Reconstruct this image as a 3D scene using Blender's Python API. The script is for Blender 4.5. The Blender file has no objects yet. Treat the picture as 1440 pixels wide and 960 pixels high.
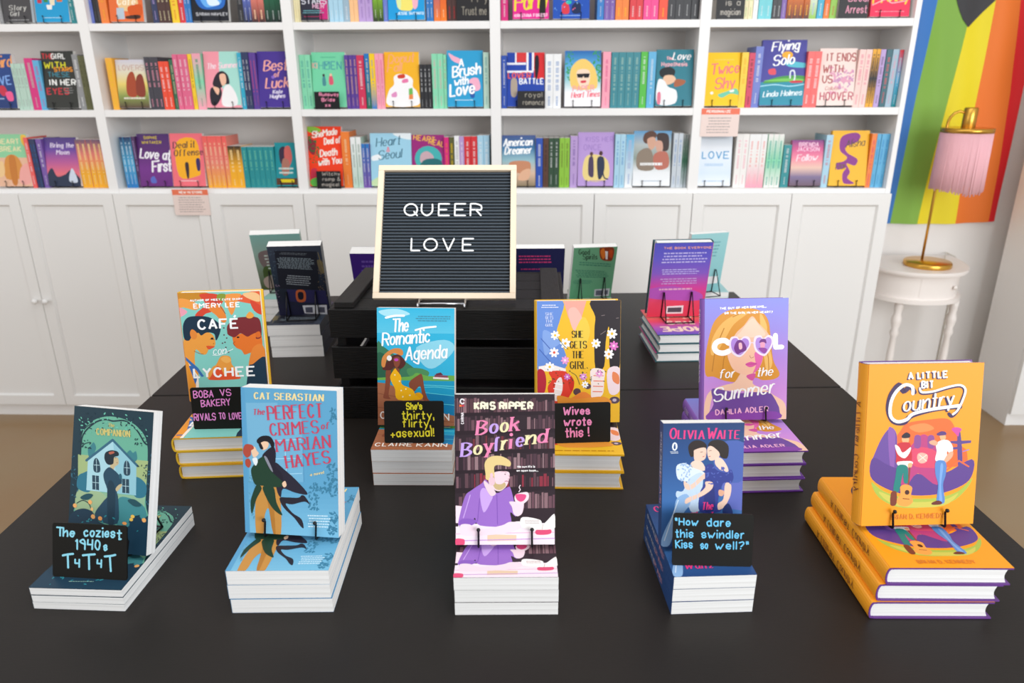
import bpy, bmesh, math, random
from mathutils import Vector, Matrix
sc = bpy.context.scene
C = sc.collection
# ---------------------------------------------------------------- camera
CAMLOC=(1.7446,-3.0233,1.4596)
CAMROWS=[[0.999639, 0.026539, -0.004211], [-0.004994, 0.337483, 0.941318], [0.026403, -0.940957, 0.337494]]
LENS=25.539
cam_d = bpy.data.cameras.new('camera'); cam = bpy.data.objects.new('camera', cam_d); C.objects.link(cam)
cam_d.sensor_width = 36; cam_d.sensor_fit = 'HORIZONTAL'; cam_d.lens = LENS
cam_d.clip_start = .05; cam_d.clip_end = 60
cam_d.dof.use_dof = True; cam_d.dof.focus_distance = 1.25; cam_d.dof.aperture_fstop = 5.0
_m = Matrix(CAMROWS).transposed().to_4x4(); _m.translation = Vector(CAMLOC); cam.matrix_world = _m
sc.camera = cam
# ---------------------------------------------------------------- world, lights, exposure
W = bpy.data.worlds.new('world'); sc.world = W; W.use_nodes = True
W.node_tree.nodes['Background'].inputs[0].default_value = (.93, .96, 1, 1)
W.node_tree.nodes['Background'].inputs[1].default_value = .62
def area(name, loc, target, sx, sy, power, col):
    l = bpy.data.lights.new(name, 'AREA'); l.shape = 'RECTANGLE'; l.size = sx; l.size_y = sy; l.energy = power; l.color = col
    o = bpy.data.objects.new(name, l); C.objects.link(o); o.location = loc
    o.rotation_euler = (Vector(target)-Vector(loc)).to_track_quat('-Z', 'Y').to_euler()
    return o
area('storefront_window_light', (4.6, -5.2, 2.0), (1.9, -.6, .9), 3.2, 2.2, 150, (.95, .98, 1))
area('ceiling_light', (1.5, -1.9, 3.3), (1.5, -1.5, 0), 3.6, 1.6, 30, (1, .97, .93))
area('side_window_light', (-2.6, -3.6, 2.1), (1.4, -.8, .7), 2.2, 1.8, 26, (1, .93, .86))
sc.view_settings.view_transform = 'Standard'; sc.view_settings.look = 'None'
sc.view_settings.gamma = 1; sc.view_settings.use_curve_mapping = False
sc.view_settings.exposure = 0.09
# ---------------------------------------------------------------- data
FIT={'cozy': [1.0588, -2.219, -0.0193, 0.1299, 0.2077, 0.0344, 1.0631, -2.1358, -0.1588, 0.3405], 'perfect': [1.3359, -2.221, 0.0311, 0.1384, 0.2122, 0.0678, 1.3352, -2.1432, -0.0792, 0.2112], 'ripper': [1.6421, -2.2207, 0.0298, 0.1408, 0.212, 0.0617, 1.6392, -2.1586, 0.0288, 0.331], 'waite': [1.9367, -2.2111, 0.0642, 0.1123, 0.1767, 0.0603, 1.9284, -2.155, 0.0434, 0.2225], 'country': [2.2177, -2.2129, 0.016, 0.1615, 0.2322, 0.0804, 2.2135, -2.1287, 0.0576, 0.2194], 'cafe': [1.1018, -1.8709, 0.096, 0.1532, 0.2171, 0.0821, 1.0709, -1.7272, 0.096, 0.1177], 'kann': [1.4611, -1.884, 0.0136, 0.144, 0.2198, 0.0709, 1.4583, -1.801, -0.0174, 0.2512], 'girl': [1.7533, -1.89, -0.0008, 0.1551, 0.2309, 0.0681, 1.7573, -1.7833, 0.054, 0.2001], 'cool': [2.0695, -1.9004, 0.0612, 0.1556, 0.2261, 0.0801, 2.0661, -1.7915, 0.0644, 0.2567], 'dark': [1.0579, -1.2502, 0.0808, 0.1354, 0.2092, 0.089, 1.0636, -1.1638, 0.1098, -0.2681], 'greenleft': [0.9339, -0.9479, 0.0, 0.1438, 0.21, 0.0706, 0.8965, -0.8382, 0.1751, -0.4212], 'greenback': [1.862, -0.9123, 0.0, 0.1326, 0.1824, 0.0433, 1.862, -0.8403, 0.149, -0.3163], 'pink': [2.0667, -1.2679, 0.0637, 0.1525, 0.2163, 0.074, 2.0593, -1.1262, 0.087, -0.1875], 'blue': [2.2574, -0.7302, 0.0035, 0.1284, 0.1978, 0.036, 2.2306, -0.7597, 0.2954, -0.1515]}
DCARD={'companion': [1.0771, -2.1948, 0.8114, -0.0636, 0.3, 0.1092, 0.077], 'boba': [1.1244, -1.8333, 0.8591, 0.0603, 0.1177, 0.1038, 0.08], 'beach': [1.4814, -1.859, 0.8479, 0.0185, 0.2512, 0.1073, 0.077], 'skates': [1.784, -1.8499, 0.8451, 0.0812, 0.2001, 0.1053, 0.074], 'sisters': [1.9384, -2.186, 0.8373, -0.0106, 0.2225, 0.108, 0.074]}
HEX={'grey': '#8f8f90', 'teal': '#1c8c92', 'palegreen': '#b8d4c4', 'magenta': '#d8227c', 'skyblue': '#5aaed8', 'olive': '#5a5a30', 'coral': '#f0605c', 'navy': '#28345c', 'blue': '#2a78c0', 'violet': '#7a58a8', 'plumtop': '#6a5a70', 'salmon': '#ee8878', 'amber': '#f4b030', 'periwinkle': '#6a7ac8', 'black': '#26262a', 'orange': '#f08030', 'darkbrown': '#4a2c28', 'yellow': '#f6cc28', 'red': '#d83038', 'forest': '#2c6a4c', 'charcoal': '#3c3a44', 'vermilion': '#ee4a2c', 'rose': '#e0648a', 'pink': '#f4a0b4', 'mint': '#88d8b0', 'cyan': '#28a8c8', 'purple': '#5a3a94', 'aubergine': '#4a2a58', 'cream': '#f2e6b8', 'powder': '#a8d0e4', 'greyblue': '#9ab4c4', 'peach': '#f6c08a', 'lavender': '#b89ad0', 'lime': '#8cc03a', 'crimson': '#d02c54', 'white': '#f0f0f0', 'royalblue': '#2850b0', 'hotpink': '#f0408c', 'seateal': '#2f8490', 'green': '#4cb838', 'brown': '#5a3a2c', 'darkgreen': '#2c4a34', 'silver': '#c4ccd4', 'aqua': '#6cc8d0', 'blush': '#f2ccc4', 'darkteal': '#1c5c68', 'offwhite': '#f0ece8', 'lilac': '#c0a8e0'}
FACES=[
('n01', 0, 1, -0.3224, -0.2107, 0.2127, 'dark grey paperback with pale lettering, face out'),
('n02', 0, 1, -0.1942, -0.062, 0.2127, 'bright blue paperback with rows of coloured shirts, face out'),
('n03', 0, 2, -0.4619, -0.3456, 0.2087, 'navy paperback with orange title and red figures, face out'),
('n04', 0, 2, -0.2252, -0.0922, 0.2184, 'black paperback with stacked colourful capitals, face out'),
('n05', 0, 3, -0.5007, -0.3579, 0.2116, 'mint and peach floral paperback, face out'),
('n06', 0, 3, -0.2866, -0.1487, 0.1987, 'violet sunset paperback with night skyline, face out'),
('n11', 1, 1, 0.0986, 0.2318, 0.2127, 'orange illustrated paperback with cream title, face out'),
('n12', 1, 1, 0.4228, 0.5659, 0.2127, 'black paperback with glowing blue gown, face out'),
('n13', 1, 2, 0.0746, 0.1985, 0.1842, 'small romance paperback with sunlit couple in a field, face out'),
('n14', 1, 2, 0.4327, 0.5727, 0.2131, 'pink and mint paperback with dark-haired woman, face out'),
('n15', 1, 2, 0.649, 0.7717, 0.2127, 'deep purple paperback with peach hand lettering, face out'),
('n16', 1, 3, 0.1067, 0.2429, 0.2118, 'purple paperback with white brush lettering, face out'),
('n17', 1, 3, 0.2455, 0.3823, 0.2132, 'coral paperback with dark title and yellow figure window, face out'),
('n18', 1, 3, 0.6811, 0.7687, 0.1758, 'teal pocket romance with embracing couple and yellow band, face out'),
('n21', 2, 1, 0.8475, 0.953, 0.2127, 'black and hot pink paperback with crowded lettering, face out'),
('n22', 2, 1, 1.1875, 1.3286, 0.2127, 'sky blue paperback with yellow and pink dress, face out'),
('n23', 2, 2, 0.8668, 0.9998, 0.2082, 'mint green paperback with tiny couple, face out'),
('n24', 2, 2, 1.1568, 1.295, 0.2077, 'golden yellow paperback with white tiered cake, face out'),
('n25', 2, 2, 1.4062, 1.548, 0.2119, 'bright blue paperback with white brush lettering and pink strokes, face out'),
('n26', 2, 3, 0.8215, 0.9611, 0.2388, 'tall red hardcover with white brush title and floral edge, face out'),
('n27', 2, 3, 1.0787, 1.2482, 0.2119, 'pale blue paperback with script title and clouds, face out'),
('n28', 2, 3, 1.2499, 1.3842, 0.205, 'magenta paperback with gold capitals and teal disc, face out'),
('n31', 3, 1, 1.6677, 1.8059, 0.2127, 'magenta paperback with yellow script and dark couple, face out'),
('n32', 3, 1, 1.8218, 1.9613, 0.2127, 'royal blue paperback with starry festive couple, face out'),
('n33', 3, 2, 1.644, 1.7918, 0.2028, 'paperback cover patched in blue, red and white panels, face out'),
('n34', 3, 2, 1.8721, 2.0143, 0.2085, 'blue paperback with blonde woman in dark sunglasses, face out'),
('n35', 3, 2, 2.2311, 2.3749, 0.2109, 'teal paperback with couple kissing in white coat, face out'),
('n36', 3, 3, 1.6215, 1.7582, 0.2027, 'blue and sand beach romance paperback with script title, face out'),
('n37', 3, 3, 1.9325, 2.0781, 0.2137, 'lilac paperback with two small standing figures, face out'),
('n38', 3, 3, 2.1585, 2.3103, 0.2182, 'romance paperback with bearded couple in the snow, face out'),
('n41', 4, 1, 3.0221, 3.1687, 0.2127, 'hot pink paperback with yellow brush lettering, face out'),
('n42', 4, 2, 2.4239, 2.5574, 0.1991, 'yellow paperback with pink brush lettering and small seal, face out'),
('n43', 4, 2, 2.6407, 2.812, 0.244, 'tall indigo hardcover with shore scene and white script, face out'),
('n44', 4, 2, 2.8649, 3.007, 0.212, 'blush paperback with large bronze capitals and blossoms, face out'),
('n45', 4, 3, 2.4215, 2.5569, 0.203, 'white and pale blue paperback with LOVE in blue capitals, face out'),
('n46', 4, 3, 2.7982, 2.9248, 0.1811, 'small pink and violet sunset romance paperback, face out'),
('n47', 4, 3, 2.956, 3.1041, 0.2175, 'orange-yellow paperback with tall purple silhouette, face out'),
]
SPINES=[
(0, 1, -0.3473, -0.3307, 1, 0.21, 'grey', 'white'),
(0, 1, -0.062, -0.0307, 2, 0.21, 'teal', 'white'),
(0, 2, -0.3439, -0.2854, 4, 0.1774, 'palegreen', 'grey'),
(0, 2, -0.2854, -0.251, 1, 0.1966, 'magenta', 'palegreen'),
(0, 2, -0.251, -0.2252, 1, 0.1889, 'skyblue', 'magenta'),
(0, 2, -0.0905, -0.0665, 1, 0.2101, 'grey', 'white'),
(0, 2, -0.0648, -0.034, 2, 0.2055, 'olive', 'black'),
(0, 3, -0.3579, -0.3409, 1, 0.2047, 'coral', 'white'),
(0, 3, -0.3409, -0.3124, 2, 0.1989, 'navy', 'blue'),
(0, 3, -0.3115, -0.2875, 1, 0.1988, 'violet', 'white'),
(0, 3, -0.1469, -0.0333, 5, 0.1961, 'plumtop/salmon/amber/amber', 'cream'),
(1, 1, 0.0215, 0.0327, 2, 0.21, 'periwinkle', 'white'),
(1, 1, 0.0327, 0.0591, 2, 0.21, 'black', 'grey'),
(1, 1, 0.0591, 0.0904, 1, 0.21, 'orange', 'amber'),
(1, 1, 0.2646, 0.2876, 1, 0.21, 'navy', 'lilac'),
(1, 1, 0.2876, 0.3385, 3, 0.21, 'darkbrown', 'cream'),
(1, 1, 0.3385, 0.368, 1, 0.21, 'yellow', 'red'),
(1, 1, 0.3696, 0.3926, 1, 0.21, 'red', 'white'),
(1, 1, 0.3926, 0.4204, 2, 0.21, 'blue', 'white'),
(1, 1, 0.6002, 0.6231, 1, 0.21, 'black', 'grey'),
(1, 1, 0.6231, 0.6557, 2, 0.21, 'black/periwinkle/black', 'white'),
(1, 1, 0.6557, 0.7046, 2, 0.21, 'black/salmon/black', 'cream'),
(1, 1, 0.7046, 0.7713, 3, 0.21, 'black/forest/black', 'white'),
(1, 2, 0.0446, 0.072, 1, 0.1958, 'amber', 'yellow'),
(1, 2, 0.1985, 0.2565, 3, 0.1987, 'charcoal', 'pink'),
(1, 2, 0.2565, 0.2974, 2, 0.1817, 'vermilion', 'white'),
(1, 2, 0.2974, 0.3161, 1, 0.1893, 'forest', 'cream'),
(1, 2, 0.3161, 0.3757, 3, 0.2076, 'rose', 'white'),
(1, 2, 0.3757, 0.3927, 1, 0.2091, 'yellow', 'black'),
(1, 2, 0.3944, 0.4301, 1, 0.2106, 'pink/mint/pink', 'black'),
(1, 2, 0.5744, 0.5914, 1, 0.2133, 'cyan', 'white'),
(1, 2, 0.5914, 0.6202, 2, 0.2148, 'navy', 'white'),
(1, 2, 0.6202, 0.6473, 2, 0.2132, 'purple', 'coral'),
(1, 3, 0.0429, 0.0907, 3, 0.206, 'navy/skyblue/blue', 'white'),
(1, 3, 0.0907, 0.1067, 1, 0.2076, 'aubergine', 'lilac'),
(1, 3, 0.3893, 0.4879, 5, 0.2087, 'coral/salmon/amber', 'cream'),
(1, 3, 0.4879, 0.546, 2, 0.169, 'black/amber/amber', 'cream'),
(1, 3, 0.546, 0.6794, 6, 0.1656, 'teal', 'mint'),
(2, 1, 0.8215, 0.8459, 3, 0.21, 'cream', 'yellow'),
(2, 1, 0.957, 1.0129, 3, 0.21, 'powder', 'white'),
(2, 1, 1.0129, 1.0372, 1, 0.21, 'greyblue', 'white'),
(2, 1, 1.0372, 1.0712, 2, 0.21, 'peach', 'cream'),
(2, 1, 1.0712, 1.1261, 2, 0.21, 'lavender', 'violet'),
(2, 1, 1.1277, 1.1665, 2, 0.21, 'black/lime/black', 'white'),
(2, 1, 1.1681, 1.1859, 1, 0.21, 'periwinkle', 'white'),
(2, 1, 1.3342, 1.3616, 2, 0.21, 'blue', 'white'),
(2, 1, 1.3632, 1.3889, 1, 0.21, 'purple/orange', 'white'),
(2, 1, 1.3889, 1.4131, 1, 0.21, 'red/orange', 'cream'),
(2, 1, 1.4147, 1.4516, 2, 0.21, 'darkbrown', 'red'),
(2, 2, 0.8215, 0.8651, 2, 0.2042, 'mint', 'teal'),
(2, 2, 1.0015, 1.0502, 3, 0.2024, 'purple', 'peach'),
(2, 2, 1.0502, 1.0788, 1, 0.2008, 'crimson', 'white'),
(2, 2, 1.0805, 1.1006, 1, 0.2068, 'blue/forest', 'white'),
(2, 2, 1.1006, 1.1225, 1, 0.2068, 'yellow/yellow/blue', 'blue'),
(2, 2, 1.1225, 1.156, 2, 0.2067, 'pink', 'magenta'),
(2, 2, 1.2967, 1.3435, 3, 0.1661, 'black', 'white'),
(2, 2, 1.3469, 1.392, 2, 0.2049, 'mint', 'pink'),
(2, 2, 1.392, 1.4045, 1, 0.2018, 'mint', 'red'),
(2, 2, 1.5505, 1.5729, 1, 0.2091, 'palegreen', 'teal'),
(2, 3, 0.9637, 0.9986, 1, 0.2339, 'orange', 'cream'),
(2, 3, 1.0003, 1.0439, 2, 0.2029, 'white/palegreen', 'grey'),
(2, 3, 1.0439, 1.077, 2, 0.1766, 'blue/violet', 'white'),
(2, 3, 1.3851, 1.405, 1, 0.2023, 'magenta', 'orange'),
(2, 3, 1.4059, 1.4258, 1, 0.2022, 'olive', 'yellow'),
(2, 3, 1.4266, 1.4474, 1, 0.2071, 'white', 'grey'),
(2, 3, 1.4474, 1.4673, 1, 0.2054, 'lavender', 'white'),
(2, 3, 1.4673, 1.5209, 2, 0.2054, 'red', 'white'),
(2, 3, 1.5217, 1.5701, 2, 0.2086, 'powder', 'white'),
(3, 1, 1.6221, 1.6493, 1, 0.21, 'magenta', 'white'),
(3, 1, 1.9907, 2.0169, 1, 0.21, 'blue', 'white'),
(3, 1, 2.0177, 2.0591, 2, 0.21, 'violet', 'white'),
(3, 1, 2.0607, 2.1115, 2, 0.21, 'orange', 'yellow'),
(3, 1, 2.1146, 2.1654, 2, 0.21, 'red', 'white'),
(3, 1, 2.167, 2.2241, 2, 0.21, 'hotpink', 'white'),
(3, 1, 2.2256, 2.2589, 1, 0.21, 'vermilion', 'yellow'),
(3, 1, 2.2589, 2.3785, 4, 0.21, 'black', 'white'),
(3, 2, 1.6215, 1.6432, 1, 0.1973, 'royalblue', 'white'),
(3, 2, 1.7951, 1.8581, 2, 0.2016, 'white', 'blue'),
(3, 2, 2.0201, 2.0515, 1, 0.2087, 'pink', 'magenta'),
(3, 2, 2.0531, 2.1669, 4, 0.2071, 'seateal', 'palegreen'),
(3, 2, 2.1677, 2.1949, 1, 0.2085, 'green', 'white'),
(3, 2, 2.1966, 2.2278, 1, 0.2084, 'skyblue', 'white'),
(3, 3, 1.7599, 1.7883, 1, 0.1984, 'royalblue', 'white'),
(3, 3, 1.7892, 1.8124, 1, 0.1983, 'brown', 'black'),
(3, 3, 1.8124, 1.8553, 2, 0.1983, 'darkgreen', 'white'),
(3, 3, 1.8562, 1.8982, 2, 0.1982, 'lime', 'brown'),
(3, 3, 1.8999, 1.9308, 1, 0.2046, 'lavender', 'purple'),
(3, 3, 2.0815, 2.1243, 2, 0.2116, 'powder', 'blue'),
(3, 3, 2.1251, 2.1585, 1, 0.2115, 'skyblue/white', 'blue'),
(3, 3, 2.3171, 2.3546, 2, 0.2152, 'silver', 'blue'),
(3, 3, 2.3546, 2.3785, 2, 0.2111, 'grey/forest/silver', 'black'),
(4, 1, 2.5488, 2.5818, 2, 0.21, 'cream', 'green'),
(4, 1, 2.5834, 2.6015, 1, 0.21, 'white', 'grey'),
(4, 1, 2.6023, 2.6541, 2, 0.21, 'aqua', 'white'),
(4, 1, 2.6557, 2.6895, 2, 0.21, 'black', 'white'),
(4, 1, 2.6902, 2.7091, 1, 0.21, 'violet', 'white'),
(4, 1, 2.7099, 2.7953, 4, 0.21, 'orange/orange/darkbrown', 'yellow'),
(4, 1, 2.7961, 2.8235, 1, 0.21, 'powder/white/lime', 'blue'),
(4, 1, 2.8251, 2.8486, 1, 0.21, 'cyan', 'white'),
(4, 1, 2.8494, 2.8705, 1, 0.21, 'red/orange', 'white'),
(4, 1, 2.8713, 2.8971, 1, 0.21, 'lime', 'red'),
(4, 2, 2.559, 2.5852, 1, 0.2039, 'yellow', 'amber'),
(4, 2, 2.586, 2.6097, 1, 0.2024, 'crimson', 'black'),
(4, 2, 2.6105, 2.6407, 1, 0.2359, 'periwinkle', 'white'),
(4, 2, 2.812, 2.8657, 2, 0.2065, 'coral', 'white'),
(4, 2, 3.0087, 3.0573, 2, 0.2121, 'blush', 'rose'),
(4, 2, 3.0581, 3.0897, 2, 0.2135, 'amber/black/amber', 'black'),
(4, 2, 3.0905, 3.1108, 1, 0.212, 'lavender', 'black'),
(4, 2, 3.1124, 3.1351, 1, 0.2119, 'darkteal', 'coral'),
(4, 2, 3.1359, 3.1594, 1, 0.2119, 'greyblue', 'pink'),
(4, 2, 3.161, 3.1785, 1, 0.2104, 'red/skyblue/teal', 'white'),
(4, 3, 2.5688, 2.6197, 2, 0.2116, 'offwhite', 'pink'),
(4, 3, 2.6197, 2.6925, 3, 0.2115, 'white/offwhite/pink', 'coral'),
(4, 3, 2.6942, 2.7585, 3, 0.2113, 'offwhite/mint/offwhite', 'teal'),
(4, 3, 2.7619, 2.794, 1, 0.1692, 'teal', 'white'),
(4, 3, 2.9273, 2.9543, 1, 0.2069, 'powder', 'red'),
(4, 3, 3.1057, 3.1259, 1, 0.2122, 'orange', 'magenta'),
(4, 3, 3.1276, 3.1785, 3, 0.2106, 'skyblue', 'blue'),
]
SHELF_CARDS=[
(2, 2, 0.8778, 0.9771, 0.0665, 'small blackboard card with pink handwriting before the mint green paperback', '#f090b0', ['Runaway', 'Bride', 'xx']),
(2, 3, 0.8564, 0.9568, 0.0707, 'small blackboard card with grey handwriting before the tall red hardcover', '#a8a098', ['Witchy', 'romp &', 'magical']),
(2, 1, 1.4532, 1.5776, 0.1499, 'large dark card with faint writing at right end of top shelf, middle bookcase', '#8a8478', ['Read this', 'Try', 'Trust me']),
(3, 2, 1.6856, 1.7918, 0.0661, 'dark grey card with faint writing before the patched blue and red paperback', '#9a9488', ['royal', 'romance']),
(4, 1, 2.4401, 2.5464, 0.1417, 'dark grey card with pale handwriting at left of top shelf, rightmost bookcase', '#b0aaa0', ['and', 'where', 'is a', 'magician']),
(4, 1, 2.8995, 3.0089, 0.1325, 'dark grey card with pink handwriting between lime spine and hot pink paperback', '#f0a0b8', ['Love', 'Seoul', 'Arrest']),
]
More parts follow.
